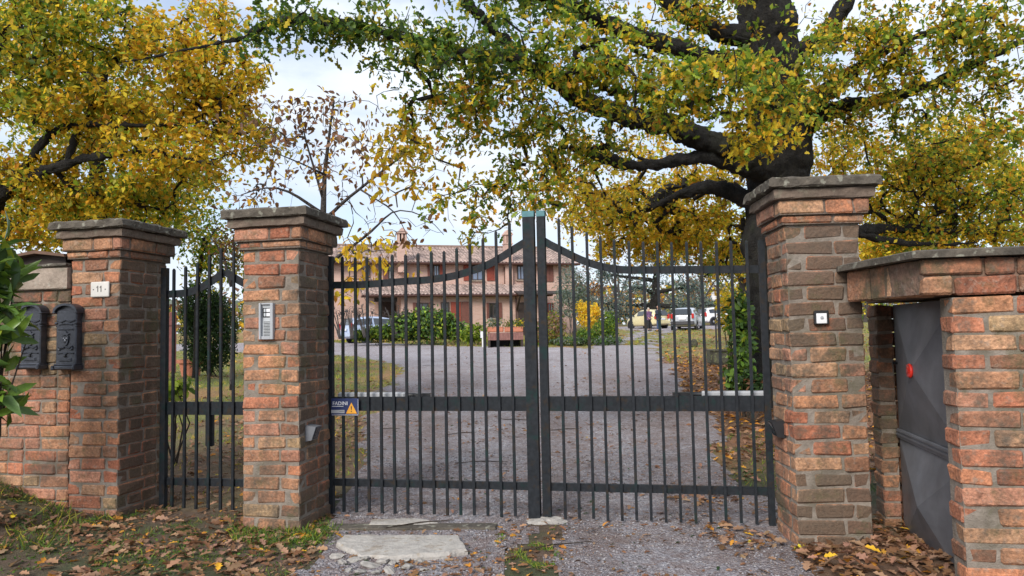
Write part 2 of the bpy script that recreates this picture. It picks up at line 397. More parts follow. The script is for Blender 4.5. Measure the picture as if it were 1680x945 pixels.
m_bark('oak_bark', (0.0035, 0.003, 0.0028), (0.026, 0.022, 0.018), 12); m_bark('grey_bark', (0.035, 0.030, 0.030), (0.12, 0.105, 0.10), 14); m_bark('brown_bark', (0.03, 0.02, 0.014), (0.09, 0.065, 0.045), 12)
m_simple('teal_tape', (0.06, 0.17, 0.19), 0.6, 0.3, 30); m_simple('cast_metal', (0.058, 0.062, 0.076), 0.38, 0.3, 30, 0.5, 0.25)
m_simple('dark_slot', (0.008, 0.008, 0.009), 0.8); m_simple('white_plastic', (0.72, 0.72, 0.74), 0.45, 0.1); m_simple('black_plastic', (0.02, 0.02, 0.022), 0.4, 0.2)
m_simple('photocell_grey', (0.13, 0.135, 0.15), 0.5, 0.15); m_simple('ram_paint', (0.36, 0.37, 0.39), 0.5, 0.15); m_simple('grey_plastic', (0.34, 0.35, 0.37), 0.5, 0.1); m_simple('aluminium', (0.50, 0.52, 0.54), 0.42, 0.12, 20, 0.6); m_simple('marble', (0.66, 0.63, 0.58), 0.55, 0.12, 9)
m_simple('sign_blue', (0.018, 0.030, 0.10), 0.45, 0.2, 40); m_simple('sign_yellow', (0.72, 0.33, 0.03), 0.5, 0.15, 40); m_simple('ink', (0.02, 0.02, 0.025), 0.6); m_simple('faded_ink', (0.16, 0.15, 0.14), 0.7)
m_simple('door_paint', (0.135, 0.138, 0.152), 0.48, 0.3, 5, 0.2, 0.08); m_simple('reflector_red', (0.72, 0.035, 0.02), 0.25, 0.12, 60); m_simple('reflector_dark', (0.45, 0.02, 0.012), 0.3, 0.1)
m_simple('shutter_red', (0.24, 0.045, 0.025), 0.6, 0.25, 8); m_simple('shutter_brown', (0.15, 0.055, 0.04), 0.65, 0.25, 8); m_simple('pale_wood', (0.38, 0.22, 0.14), 0.7, 0.2, 8)
m_simple('frame_dark', (0.05, 0.035, 0.03), 0.5, 0.2); m_simple('copper_gutter', (0.07, 0.028, 0.02), 0.5, 0.2, 5); m_simple('brown_board', (0.13, 0.075, 0.05), 0.85, 0.3, 8, bump=0.4); m_simple('dark_wood', (0.035, 0.022, 0.018), 0.7, 0.3, 6)
m_simple('terracotta', (0.46, 0.17, 0.10), 0.8, 0.2, 10); m_simple('wood_slats', (0.21, 0.10, 0.085), 0.8, 0.35, 7); m_simple('red_wood', (0.16, 0.05, 0.045), 0.7, 0.3, 7)
m_attr('stone_chip', 0.9, 0.2, 60); m_attr('roof_tile', 0.9, 0.3, 5); m_simple('curtain', (0.75, 0.78, 0.80), 0.7, 0.08)
def m_glass(name, c, rough=0.06):
    t = NT(name); t.base(c); t.rough(rough); t.b.inputs['Specular IOR Level'].default_value = 0.8; t.b.inputs['Coat Weight'].default_value = 0.6; t.b.inputs['Coat Roughness'].default_value = 0.03
m_glass('window_glass', (0.10, 0.13, 0.19)); m_glass('dark_glass', (0.014, 0.015, 0.018)); m_glass('car_glass', (0.025, 0.03, 0.035)); m_glass('blue_glass', (0.16, 0.20, 0.30))
for nme, c in (('paint_yellow', (0.70, 0.62, 0.36)), ('paint_silver', (0.50, 0.53, 0.58)), ('paint_white', (0.78, 0.78, 0.78)), ('paint_blue', (0.42, 0.50, 0.66))):
    m_simple(nme, c, 0.3, 0.05, 3, 0.1, 0, None, 0.6)
m_simple('tyre', (0.015, 0.015, 0.016), 0.85); m_simple('rim', (0.45, 0.46, 0.48), 0.35, 0.1, 20, 0.8); m_simple('tail_red', (0.45, 0.02, 0.015), 0.2, 0.1); m_simple('lamp_clear', (0.75, 0.76, 0.78), 0.15, 0.05); m_simple('bumper_dark', (0.04, 0.04, 0.045), 0.6)
m_simple('skin', (0.52, 0.30, 0.22), 0.6, 0.1); m_simple('hair_grey', (0.45, 0.40, 0.34), 0.8, 0.2); m_simple('hair_dark', (0.10, 0.075, 0.06), 0.8, 0.2)
m_simple('jacket_purple', (0.16, 0.08, 0.17), 0.85, 0.3, 20); m_simple('coat_navy', (0.022, 0.026, 0.055), 0.85, 0.3, 20); m_simple('jeans', (0.05, 0.08, 0.16), 0.9, 0.25, 20); m_simple('trousers_black', (0.018, 0.018, 0.02), 0.9, 0.2); m_simple('shoe', (0.02, 0.018, 0.016), 0.7)
M = MATS
# ================================================================== GROUND AND DRIVE
def seg(a, b, n, p=1.0): return [a+(b-a)*((k/n)**p) for k in range(n)]
ys = np.array(seg(-60, -8, 8)+seg(-8, 2.4, 16)+seg(2.4, 8, 110)+seg(8, 16, 90)+seg(16, 34, 70)+seg(34, 66, 60)+seg(66, 150, 18)+seg(150, 900, 10, 1.6)+[900])
xs = np.array(seg(-900, -120, 8)+seg(-120, -24, 20)+seg(-24, -6, 44)+seg(-6, 6, 150)+seg(6, 24, 70)+seg(24, 120, 20)+seg(120, 900, 8)+[900])
X, Y = np.meshgrid(xs, ys); Z = hgt(X, Y)
NX, NY = len(xs), len(ys)
idx = np.arange(NX*NY).reshape(NY, NX)
F = np.stack([idx[:-1, :-1], idx[:-1, 1:], idx[1:, 1:], idx[1:, :-1]], -1).reshape(-1, 4)
V = np.stack([X, Y, Z], -1).reshape(-1, 3)
xf, yf = X.ravel(), Y.ravel()
n1 = fbm(xf*0.9, yf*0.9, 40); n2 = fbm(xf*0.28, yf*0.28, 41); n3 = fbm(xf*2.5, yf*2.5, 44)
def lerp(a, b, t): t = np.clip(t, 0, 1)[:, None]; return np.asarray(a)*(1-t)+np.asarray(b)*t
lawn = lerp((0.20, 0.20, 0.055), (0.34, 0.19, 0.075), (n1-0.42)*3.4)
litter = lerp((0.27, 0.13, 0.065), (0.15, 0.085, 0.05), (n3-0.35)*3)
mixg = lerp((0.075, 0.082, 0.034), (0.14, 0.09, 0.06), (n3-0.35)*3.2)
isl = np.clip(1-((xf-5.2)/3.4)**4-((yf-15.5)/9.5)**4, 0, 1)*3
gc = lawn.copy()
gc = lerp(gc, litter, isl+(n1-0.5)*2)
gc = np.where((isl <= 0)[:, None], lawn, gc)
nearw = np.clip((8.2-yf)/1.5, 0, 1); gc = lerp(gc, mixg, nearw)
gc = lerp(gc, litter, np.clip(1-((xf-2.3)/0.8)**2-((yf-4.4)/0.9)**2, 0, 1)*2)
lg = np.clip(1-((xf+3.4)/2.2)**4-((yf-9.0)/3.0)**4, 0, 1)
gc = lerp(gc, lerp((0.21, 0.125, 0.075), (0.20, 0.17, 0.07), (n1-0.4)*3), lg*2)
C = np.concatenate([gc, np.ones((len(gc), 1))], 1)
np_mesh('ground', V, F, C, M['ground_soil'], smooth=True)['kind'] = 'structure'
cx = X[:-1, :-1]*0.5+X[1:, 1:]*0.5; cy = Y[:-1, :-1]*0.5+Y[1:, 1:]*0.5
sel = in_drive(cx, cy).ravel()
Fd = F[sel]; used, inv = np.unique(Fd, return_inverse=True)
Vd = V[used].copy(); Vd[:, 2] += 0.004
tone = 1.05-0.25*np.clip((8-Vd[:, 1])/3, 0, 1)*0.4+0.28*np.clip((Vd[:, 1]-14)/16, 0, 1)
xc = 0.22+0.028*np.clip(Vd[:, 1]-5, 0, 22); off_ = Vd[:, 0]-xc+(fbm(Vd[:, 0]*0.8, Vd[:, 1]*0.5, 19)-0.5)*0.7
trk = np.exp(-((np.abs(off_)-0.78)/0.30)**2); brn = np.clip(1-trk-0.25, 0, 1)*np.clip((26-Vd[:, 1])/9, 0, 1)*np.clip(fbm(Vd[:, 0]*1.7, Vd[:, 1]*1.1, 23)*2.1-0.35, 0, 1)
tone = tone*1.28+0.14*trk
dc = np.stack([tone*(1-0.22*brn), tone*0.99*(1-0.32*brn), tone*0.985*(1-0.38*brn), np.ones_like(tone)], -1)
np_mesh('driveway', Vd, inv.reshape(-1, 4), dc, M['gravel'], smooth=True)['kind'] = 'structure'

# ================================================================== BRICKWORK
PAL = [(0.45, 0.175, 0.085), (0.37, 0.115, 0.06), (0.42, 0.215, 0.115), (0.42, 0.195, 0.125), (0.32, 0.16, 0.09), (0.48, 0.225, 0.11), (0.26, 0.12, 0.07), (0.45, 0.265, 0.15), (0.40, 0.14, 0.075)]
def brick_col(bias=None):
    c = random.choice(PAL) if random.random() > 0.05 else (0.36, 0.265, 0.14)
    k = random.uniform(0.74, 1.10); m = (0.385, 0.175, 0.10); return tuple((q*0.68+w_*0.32)*k for q, w_ in zip(c, m))
CH, BH, JT = 0.1005, 0.0895, 0.0115
def lay(mb, x0, y0, z0, dx, dy, inx, iny, lens, h, depth, dirt, jit=0.004):
    """a row of bricks from (x0,y0) along (dx,dy), going depth inwards along (inx,iny); dirt(axis,sign,z)->0..1 in local axes"""
    p = 0.0
    for L in lens:
        L1 = max(0.03, L-JT); c = p+L/2; o = random.uniform(-0.002, 0.005)
        cx_, cy_ = x0+dx*c+inx*(depth/2-o), y0+dy*c+iny*(depth/2-o)
        sz = (L1 if dx else depth, L1 if dy else depth, h+random.uniform(-0.005, 0.004))
        k = brick_col(); zc = z0+h/2
        mb.box((cx_, cy_, zc), sz, Matrix.Rotation(random.uniform(-0.006, 0.006), 3, 'Y' if dx else 'X'), 0.011, jit*1.5, lambda a, s: (*k, dirt(a, s, zc)))
        p += L
def split(total, first, S=0.31, H=0.157):
    out = []; rest = total; k = first
    while rest > 1e-3:
        L = S if k else H
        if rest-L < 0.08: L = rest
        out.append(L); rest -= L; k = not k if random.random() < 0.75 else k
    return out
def rect_courses(mb, W, D, z0, n, dirt, dep=0.11):
    for r in range(n):
        z = z0+r*CH
        a = r % 2 == 0
        f = split(W, a); b = split(W, not a)
        if a:
            lay(mb, 0, 0, z, 1, 0, 0, 1, f, BH, dep, dirt); lay(mb, 0, D, z, 1, 0, 0, -1, b, BH, dep, dirt)
            lay(mb, 0, dep+JT, z, 0, 1, 1, 0, split(D-2*dep-JT, a), BH, dep, dirt); lay(mb, W, dep+JT, z, 0, 1, -1, 0, split(D-2*dep-JT, not a), BH, dep, dirt)
        else:
            lay(mb, 0, 0, z, 0, 1, 1, 0, split(D, a), BH, dep, dirt); lay(mb, W, 0, z, 0, 1, -1, 0, split(D, not a), BH, dep, dirt)
            lay(mb, dep+JT, 0, z, 1, 0, 0, 1, split(W-2*dep-JT, True), BH, dep, dirt); lay(mb, dep+JT, D, z, 1, 0, 0, -1, split(W-2*dep-JT, True), BH, dep, dirt)
def slab(mb, x0, x1, y0, y1, z0, z1, n=9, amp=0.006, bev=0.012):
    """stone slab with worn, slightly wavering edges"""
    def ring(ins, z):
        pts = []
        cs = [(x0+ins, y0+ins), (x1-ins, y0+ins), (x1-ins, y1-ins), (x0+ins, y1-ins)]
        for k in range(4):
            a, b = cs[k], cs[(k+1) % 4]
            for j in range(n): t = j/n; pts.append((a[0]+(b[0]-a[0])*t+random.uniform(-amp, amp), a[1]+(b[1]-a[1])*t+random.uniform(-amp, amp), z+random.uniform(-amp, amp)*0.6))
        return mb.pts(pts)
    r = [ring(bev*0.6, z0), ring(0, z0+bev*0.6), ring(0, z1-bev), ring(bev, z1)]; N = 4*n
    for a, b in zip(r, r[1:]):
        for j in range(N): mb.face(a+j, a+(j+1) % N, b+(j+1) % N, b+j)
    mb.face(*[r[0]+j for j in range(N)][::-1]); t = mb.pts([((x0+x1)/2, (y0+y1)/2, z1+0.012)])
    for j in range(N): mb.face(r[3]+j, r[3]+(j+1) % N, t)
SHAFT_TOP, NCOURSE = 2.07, 22
def pier(label, corner, rz, W, D, dirt, base=0.0, kind='gate_pier'):
    t = thing(kind, label, 'gate pier', (corner[0], corner[1], base), rz, 'brick gate piers')
    z0 = SHAFT_TOP-NCOURSE*CH-base; zt = SHAFT_TOP-base
    b = MB(); rect_courses(b, W, D, z0, NCOURSE, dirt); b.build('brick_shaft', M['brick'], t)
    m = MB(); i = 0.0085; m.box((W/2, D/2, (z0-0.3+zt)/2), (W-2*i, D-2*i, zt-z0+0.3)); m.build('mortar_core', M['mortar'], t)
    cdirt = lambda a, s, z: dirt(a, s, z)*0.6
    def ringrow(mb, o, z, h, S):
        for (x0, y0, dx, dy, ix, iy, L) in ((-o, -o, 1, 0, 0, 1, W+2*o), (-o, D+o, 1, 0, 0, -1, W+2*o), (-o, -o+0.115, 0, 1, 1, 0, D+2*o-0.23), (W+o, -o+0.115, 0, 1, -1, 0, D+2*o-0.23)):
            lay(mb, x0, y0, z, dx, dy, ix, iy, split(L, random.random() < 0.5, S, S*0.6), h, 0.11, cdirt, 0.003)
    c = MB(); c.cur = (0.17, 0.125, 0.10, 0.6); ringrow(c, 0.026, zt+0.004, 0.052, 0.33); ringrow(c, 0.052, zt+0.064, 0.094, 0.30)
    c.box((W/2, D/2, zt+0.03), (W+0.036, D+0.036, 0.06)); c.box((W/2, D/2, zt+0.111), (W+0.085, D+0.085, 0.10))
    c.build('corbel_course', M['brick'], t)
    s = MB(); slab(s, -0.080, W+0.080, -0.080, D+0.080, zt+0.163, zt+0.232); s.build('cornice_slab', M['cap_under'], t)
    s = MB(); slab(s, -0.116, W+0.116, -0.116, D+0.116, zt+0.234, zt+0.30, 11, 0.008); s.build('cap_slab', M['cap_stone'], t)
    return t
m_stone('cap_under', (0.085, 0.062, 0.047), (0.18, 0.132, 0.10), lich=(0.16, 0.135, 0.10), moss=(0.08, 0.07, 0.045))
M = MATS
GL = P(545, 551, 6.02); GL.z = 0; GR = P(1250, 537, 5.36); GR.z = 0
GE = (GR-GL).normalized(); GN = Vector((-GE.y, GE.x, 0)); YAW = math.atan2(GE.y, GE.x)
R2 = P(491, 600, 5.5); R2.z = 0
W2, D2 = 0.47, 0.53
c2 = R2-GE*W2
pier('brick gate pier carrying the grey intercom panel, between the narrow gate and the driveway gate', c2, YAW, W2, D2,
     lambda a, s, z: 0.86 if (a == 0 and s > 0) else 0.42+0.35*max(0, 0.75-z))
R1 = P(195, 600, 5.9); R1.z = 0
W1, D1 = 0.46, 0.58
c1 = R1-GE*W1
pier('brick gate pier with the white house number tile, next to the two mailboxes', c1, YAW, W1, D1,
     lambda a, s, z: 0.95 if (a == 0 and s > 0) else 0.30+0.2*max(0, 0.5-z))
c3 = P(1297, 600, 4.8); c3.z = 0
W3, D3 = 0.48, 0.46; YAW3 = math.radians(-3.5)
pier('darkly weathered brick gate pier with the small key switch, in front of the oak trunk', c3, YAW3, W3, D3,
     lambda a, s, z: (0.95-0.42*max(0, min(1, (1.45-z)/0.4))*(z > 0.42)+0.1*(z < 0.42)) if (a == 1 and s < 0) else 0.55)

# wall that carries the mailboxes, flush with the numbered pier
WL = 2.3
wc = c1-GE*(WL+0.004)+GN*0.005
t = thing('mailbox_wall', 'low brick wall behind the two mailboxes, under a pale rendered block', 'wall', (wc.x, wc.y, 0), YAW)
b = MB(); nW = 19; zW = 1.825
for r in range(nW):
    z = zW-(r+1)*CH
    lay(b, 0, 0, z, 1, 0, 0, 1, split(WL, r % 2 == 0), BH, 0.12, lambda a, s, zc: 0.45+(0.25 if zc > 1.2 else 0))
    lay(b, 0, 0.34, z, 1, 0, 0, -1, split(WL, r % 2 == 1), BH, 0.12, lambda a, s, zc: 0.6)
b.build('brickwork', M['brick'], t)
b = MB(); b.box((WL/2-0.005, 0.17, zW/2-0.25), (WL-0.01, 0.32, zW+0.5)); b.build('mortar_core', M['mortar'], t)
b = MB(); slab(b, 0.9, WL-0.012, -0.03, 0.36, zW+0.004, zW+0.185, 9, 0.004); b.build('rendered_block', M['render_block'], t)
b = MB(); slab(b, 0.88, WL-0.008, -0.05, 0.38, zW+0.187, zW+0.215, 9, 0.003); b.build('block_capping', M['cap_stone'], t)
q = thing('roof_board', 'weathered brown board sloping like a lean-to on top of the mailbox wall', 'board', tuple(wc+GE*1.66+GN*0.16+Vector((0, 0, zW+0.217))), YAW)
b = MB(); b.prism([(-0.5, -0.2, 0.0), (0.32, -0.2, 0.115), (0.60, -0.2, 0.075), (0.61, -0.2, 0.05), (0.32, -0.2, 0.088), (-0.5, -0.2, -0.0)][::-1][:5], (0, 0, 0), (0, 0.46, 0)); b.build('board', M['brown_board'] if 'brown_board' in M else M['dark_wood'], q)
b = MB(); b.box((0.30, 0.03, 0.043), (0.5, 0.30, 0.082)); b.build('wedge', M['dark_wood'], q)

# meter enclosure on the right: front wall, deep jamb, overhanging lintel, sheet metal door
N0 = P(1566, 600, 3.9); N0.z = 0
EY = YAW
t = thing('meter_enclosure', 'brick meter enclosure with a dark embossed metal door and overhanging stone cap', 'brick enclosure', tuple(N0), EY)
b = MB(); zE = 1.548; FW = 2.4
dE = lambda a, s, z: 0.50
for r in range(17):
    z = zE-(r+1)*CH+0.003
    if r % 2 == 0: lay(b, 0, 0, z, 1, 0, 0, 1, split(FW, True), BH, 0.13, dE)
    else:
        lay(b, 0, 0, z, 0, 1, 1, 0, [0.19], BH, 0.157, dE); lay(b, 0.157+JT, 0, z, 1, 0, 0, 1, split(FW-0.17, True), BH, 0.13, dE)
b.build('brickwork', M['brick'], t)
b = MB()
for r in range(17):
    z = zE-(r+1)*CH+0.003
    lay(b, 0, 1.40, z, 0, 1, 1, 0, [0.22], BH, 0.115, lambda a, s, zc: 0.55)
    lay(b, 0.13, 1.62, z, 1, 0, 0, -1, split(FW-0.13, r % 2), BH, 0.12, dE)
b.build('rear_brickwork', M['brick'], t)
b = MB(); zb = -0.4
b.box((FW/2, 0.095, (zE+zb)/2), (FW-0.018, 0.172, zE-zb-0.02)); b.box((0.0575, 1.51, (zE+zb)/2), (0.10, 0.2, zE-zb-0.02)); b.box((FW/2+0.09, 1.56, (zE+zb)/2), (FW-0.22, 0.1, zE-zb-0.02))
b.build('mortar_core', M['mortar'], t)
b = MB()
lay(b, -0.14, -0.012, zE+0.004, 1, 0, 0, 1, split(FW+0.14, False), 0.096, 0.14, lambda a, s, z: 0.3); lay(b, -0.14, -0.012, zE+0.107, 1, 0, 0, 1, split(FW+0.14, True), 0.09, 0.14, lambda a, s, z: 0.62)
LA, LB = Vector((-0.145, 0.128, 0)), Vector((-0.325, 0.80, 0)); ld = (LB-LA).normalized(); ln_ = Vector((-ld.y, ld.x, 0)) if -ld.y > 0 else Vector((ld.y, -ld.x, 0)); RL = Matrix((ld, -ln_, Vector((0, 0, 1)))).transposed(); pos = 0.0
for L in (0.26, 0.17, 0.27):
    k_ = brick_col(); c_ = LA+ld*(pos+L/2)+ln_*0.07; b.box((c_.x, c_.y, zE+0.101), (L-0.008, 0.14, 0.196), RL, 0.012, 0.005, lambda a, s: (*k_, 0.38)); pos += L
b.cur = (0.20, 0.12, 0.085, 0.5); b.prism([Vector((-0.13, 0.01, zE+0.012)), Vector((FW-0.02, 0.01, zE+0.012)), Vector((FW-0.02, 1.60, zE+0.012)), Vector((0.0, 1.60, zE+0.012)), Vector((-0.06, 1.0, zE+0.012)), Vector((-0.30, 0.79, zE+0.012))], (0, 0, 0), (0, 0, 0.183))
b.build('lintel', M['brick'], t)
b = MB(); cp = [(-0.19, -0.06), (FW+0.1, -0.06), (FW+0.1, 1.70), (-0.02, 1.70), (-0.08, 1.02), (-0.385, 0.815)]; N_ = []
for k in range(6):
    q0, q1 = Vector((*cp[k], 0)), Vector((*cp[(k+1) % 6], 0)); m_ = max(2, int((q1-q0).length/0.12)); N_ += [q0.lerp(q1, j/m_)+Vector((random.uniform(-.006, .006), random.uniform(-.006, .006), random.uniform(-.003, .003))) for j in range(m_)]
r0 = b.pts([(q.x, q.y, zE+0.203) for q in N_]); r1 = b.pts([(q.x, q.y, zE+0.238+q.z) for q in N_]); r2 = b.pts([(q.x*0.985+0.02, q.y*0.97+0.02, zE+0.247+q.z) for q in N_]); n_ = len(N_)
for x_, y_ in ((r0, r1), (r1, r2)):
    for j in range(n_): b.face(x_+j, x_+(j+1) % n_, y_+(j+1) % n_, y_+j)
b.face(*[r0+j for j in range(n_)][::-1]); b.face(*[r2+j for j in range(n_)])
b.build('cap_slab', M['cap_stone'], t)
# door: two pressed panels, each a shallow pyramid cross
DX, y0, y1, zd0, zd1, zr = 0.115, 0.24, 1.385, -0.10, zE-0.01, 0.635
b = MB()
def pyramid(ya, yb, za, zb_, apex):
    cy_, cz_ = (ya+yb)/2, (za+zb_)/2
    o = b.pts([(DX, ya, za), (DX, yb, za), (DX, yb, zb_), (DX, ya, zb_), (DX-apex, cy_, cz_)])
    for k in range(4): b.face(o+k, o+(k+1) % 4, o+4)
pyramid(y0, y1, zr+0.035, zd1, 0.085); pyramid(y0, y1, zd0, zr-0.035, 0.085)
b.box((DX+0.025, (y0+y1)/2, (zd0+zd1)/2), (0.04, y1-y0, zd1-zd0-0.004))
d = b.build('door', M['door_paint'], t)
b = MB(); b.box((DX-0.006, (y0+y1)/2, zr), (0.02, y1-y0-0.005, 0.066), None, 0.004); b.box((DX-0.018, (y0+y1)/2, zr+0.020), (0.012, y1-y0-0.01, 0.010)); b.box((DX-0.018, (y0+y1)/2, zr-0.004), (0.012, y1-y0-0.01, 0.012))
b.build('rail', M['door_paint'], d)
b = MB(); b.lathe([(0.009, -0.03), (0.009, 0.0), (0.013, 0.002), (0.013, 0.012)], 10, (DX-0.012, y1-0.075, 1.13), 'X'); b.build('lock', M['black_plastic'], d)
rc = (DX-0.092, (y0+y1)/2, zr/2+0.0175+zd1/2)
b = MB(); b.lathe([(0.043, 0.012), (0.047, 0.004), (0.042, -0.004), (0.018, -0.008)], 28, rc, 'X'); rf = b.build('reflector', M['reflector_red'], d)
b = MB(); b.lathe([(0.018, -0.009), (0.014, -0.012)], 20, rc, 'X')
for k in (-1, 1): b.box((rc[0]-0.007, rc[1]+k*0.0, rc[2]+k*0.033), (0.004, 0.05, 0.006))
b.build('print', M['reflector_dark'], rf)

# ================================================================== GATES
def gp(s, z, off=0.0): q = GL+GE*s+GN*off; return Vector((q.x, q.y, z))
def gs(u, v): h = hit(u, v, GL, GN); return (h-GL).dot(GE), h.z
def flat_path(mb, pts, hgt_, off, thick):
    """flat bar on edge following pts (s,z), hgt_ high, in the gate plane at offset off"""
    n = len(pts); up, lo = [], []
    for k, (s, z) in enumerate(pts):
        a = pts[max(0, k-1)]; c = pts[min(n-1, k+1)]; d = Vector((c[0]-a[0], c[1]-a[1])).normalized(); nn = Vector((-d.y, d.x))*hgt_/2
        up.append((s+nn.x, z+nn.y)); lo.append((s-nn.x, z-nn.y))
    A = [mb.pts([frame(*p, off) for p in q]) for q in (up, lo)]; B = [mb.pts([frame(*p, off+thick) for p in q]) for q in (up, lo)]
    for k in range(n-1):
        mb.face(A[0]+k, A[0]+k+1, A[1]+k+1, A[1]+k); mb.face(B[0]+k, B[1]+k, B[1]+k+1, B[0]+k+1)
        mb.face(A[0]+k, B[0]+k, B[0]+k+1, A[0]+k+1); mb.face(A[1]+k, A[1]+k+1, B[1]+k+1, B[1]+k)
    for k in (0, n-1): mb.face(A[0]+k, A[1]+k, B[1]+k, B[0]+k)
frame = gp
def spline(pts, n=28):
    x = np.array([p[0] for p in pts]); z = np.array([p[1] for p in pts]); q = np.linspace(x[0], x[-1], n)
    t = np.gradient(z, x); out = []
    for a in q:
        k = min(max(np.searchsorted(x, a)-1, 0), len(x)-2); h = x[k+1]-x[k]; s = (a-x[k])/h
        out.append((a, (2*s**3-3*s**2+1)*z[k]+(s**3-2*s**2+s)*h*t[k]+(-2*s**3+3*s**2)*z[k+1]+(s**3-s**2)*h*t[k+1]))
    return out
def vbar(mb, s, z0, z1, w=0.0208, off=-0.025, d=0.019, point=True):
    o = mb.pts([frame(s+a*w/2, z0, off+c*d) for a, c in ((-1, 0), (1, 0), (1, 1), (-1, 1))]); s += random.uniform(-0.004, 0.004) if point else 0.0; p = mb.pts([frame(s+a*w/2, z1-(0.014 if point else 0), off+c*d) for a, c in ((-1, 0), (1, 0), (1, 1), (-1, 1))])
    for k in range(4): mb.face(o+k, o+(k+1) % 4, p+(k+1) % 4, p+k)
    mb.face(o+3, o+2, o+1, o)
    if point:
        q = mb.pts([frame(s+a*w/4, z1, off+d*(0.25+0.5*c)) for a, c in ((-1, 0), (1, 0), (1, 1), (-1, 1))])
        for k in range(4): mb.face(p+k, p+(k+1) % 4, q+(k+1) % 4, q+k)
        mb.face(q, q+1, q+2, q+3)
    else: mb.face(p, p+1, p+2, p+3)
LT = [(541, 421), (560.7, 421), (580, 421.5), (601, 421.5), (622.6, 421), (643, 419), (664.5, 418), (685, 417), (708, 413), (727.8, 411.5), (749.8, 407), (772.3, 399), (793, 392), (815, 380), (838.7, 363)]
LR = [(541, 468), (601, 466.5), (664.5, 461.5), (708, 458.5), (727.8, 455.6), (749.8, 451.5), (772.3, 444.6), (793, 437.7), (815, 426.7), (838.7, 411.5), (862, 397)]
RT = [(916, 358.6), (938.6, 370.5), (962.6, 380.6), (986, 387), (1010, 394), (1033.8, 397), (1058, 397.6), (1082.6, 397.3), (1105.6, 397), (1130, 396.6), (1154, 396.3), (1178, 396), (1202, 395.5), (1229, 395)]
RR = [(890, 394), (905.4, 403), (916, 408), (938.6, 419.6), (962.6, 430), (986, 437), (1010, 441.6), (1033.8, 443), (1058, 443), (1130, 442.5), (1250, 441.5)]
Z_MID, Z_BOT, Z_FOOT = 0.845, 0.215, -0.015
def leaf(label, tops, rail, stile_s, post_s, post_w, zpost, post_off):
    s0, s1 = min(stile_s, post_s), max(stile_s, post_s)
    base = gp((s0+s1)/2, 0)
    t = thing('driveway_gate', label, 'gate', tuple(base), YAW, 'leaves of the driveway gate')
    b = MB(); vbar(b, stile_s, -0.03, tops[0][1] if stile_s < post_s else tops[-1][1], 0.045, -0.03, 0.045, False); b.build('hinge_stile', M['painted_iron'], t, world=True)
    b = MB(); vbar(b, post_s, -0.03, zpost-0.045, post_w, post_off, 0.07, False); p = b.build('meeting_stile', M['painted_iron'], t, world=True)
    b = MB(); vbar(b, post_s, zpost-0.045, zpost, post_w+0.003, post_off-0.0015, 0.073, False); b.build('teal_end_cap', M['teal_tape'], p, world=True)
    b = MB(); flat_path(b, spline(rail), 0.058, -0.004, 0.012); b.build('curved_top_rail', M['painted_iron'], t, world=True)
    for nme, z, h in (('mid_rail', Z_MID, 0.112), ('bottom_rail', Z_BOT, 0.058)):
        b = MB(); flat_path(b, [(s0+0.01, z), (s1-0.01, z)], h, -0.004, 0.03); b.build(nme, M['painted_iron'], t, world=True)
    return t
Ltop = [gs(*q) for q in LT]; Rtop = [gs(*q) for q in RT]
sL, _ = gs(543.5, 640); sPL, _ = gs(874, 640); sPR, _ = gs(893.6, 640); sR, _ = gs(1258, 640)
_, zpost = gs(868, 348)
tL = leaf('left leaf of the tall iron driveway gate, carrying the blue warning sign', Ltop, [gs(*q) for q in LR], sL, sPL, 0.090, zpost, -0.055)
tR = leaf('right leaf of the tall iron driveway gate, hinged on the weathered pier', Rtop, [gs(*q) for q in RR], sR, sPR, 0.062, zpost+0.003, -0.03)
for k in range(14):
    s = sL+(sPL-0.049-sL)*(k+1)/15.0+0.004; zt = float(np.interp(s, [q[0] for q in Ltop], [q[1] for q in Ltop]))
    b = MB(); vbar(b, s, Z_FOOT+random.uniform(-0.006, 0.006), zt+random.uniform(-0.005, 0.005)); b.build('bar', M['painted_iron'], tL, world=True)
    s = sPR+0.033+(sR-sPR-0.033)*(k+1)/15.0; zt = float(np.interp(s, [q[0] for q in Rtop], [q[1] for q in Rtop]))
    b = MB(); vbar(b, s, Z_FOOT+random.uniform(-0.006, 0.006), zt+random.uniform(-0.005, 0.005)); b.build('bar', M['painted_iron'], tR, world=True)
# hydraulic openers behind the middle rails
def opener(label, sa, sb, flip):
    q = gp(sa, Z_MID, 0.09); t = thing('gate_opener', label, 'gate opener', tuple(q), YAW, 'gate opener arms')
    z = Z_MID+0.064
    b = MB(); b.bar(gp(sa, z, 0.09), gp(sb, z, 0.085), 0.06, 0.044, bev=0.012); b.build('ram_body', M['ram_paint'], t, world=True)
    d = 1 if sb > sa else -1
    b = MB(); b.tube([gp(sb, z, 0.085), gp(sb+d*0.16, z, 0.08)], 0.016, 10); b.box(tuple(gp(sb+d*0.15, z, 0.075)), (0.12, 0.05, 0.03)); b.build('piston_rod', M['black_plastic'], t, world=True)
    b = MB(); b.box(tuple(gp(sb+d*0.18, z-0.03, 0.05)), (0.05, 0.07, 0.05)); b.build('bracket', M['painted_iron'], t, world=True)
opener('white gate opener arm behind the left gate leaf near the warning sign', gs(548, 655)[0], gs(660, 655)[0], 1)
opener('longer white gate opener arm behind the right gate leaf by the oak pier', gs(1262, 645)[0], gs(1152, 645)[0], -1)
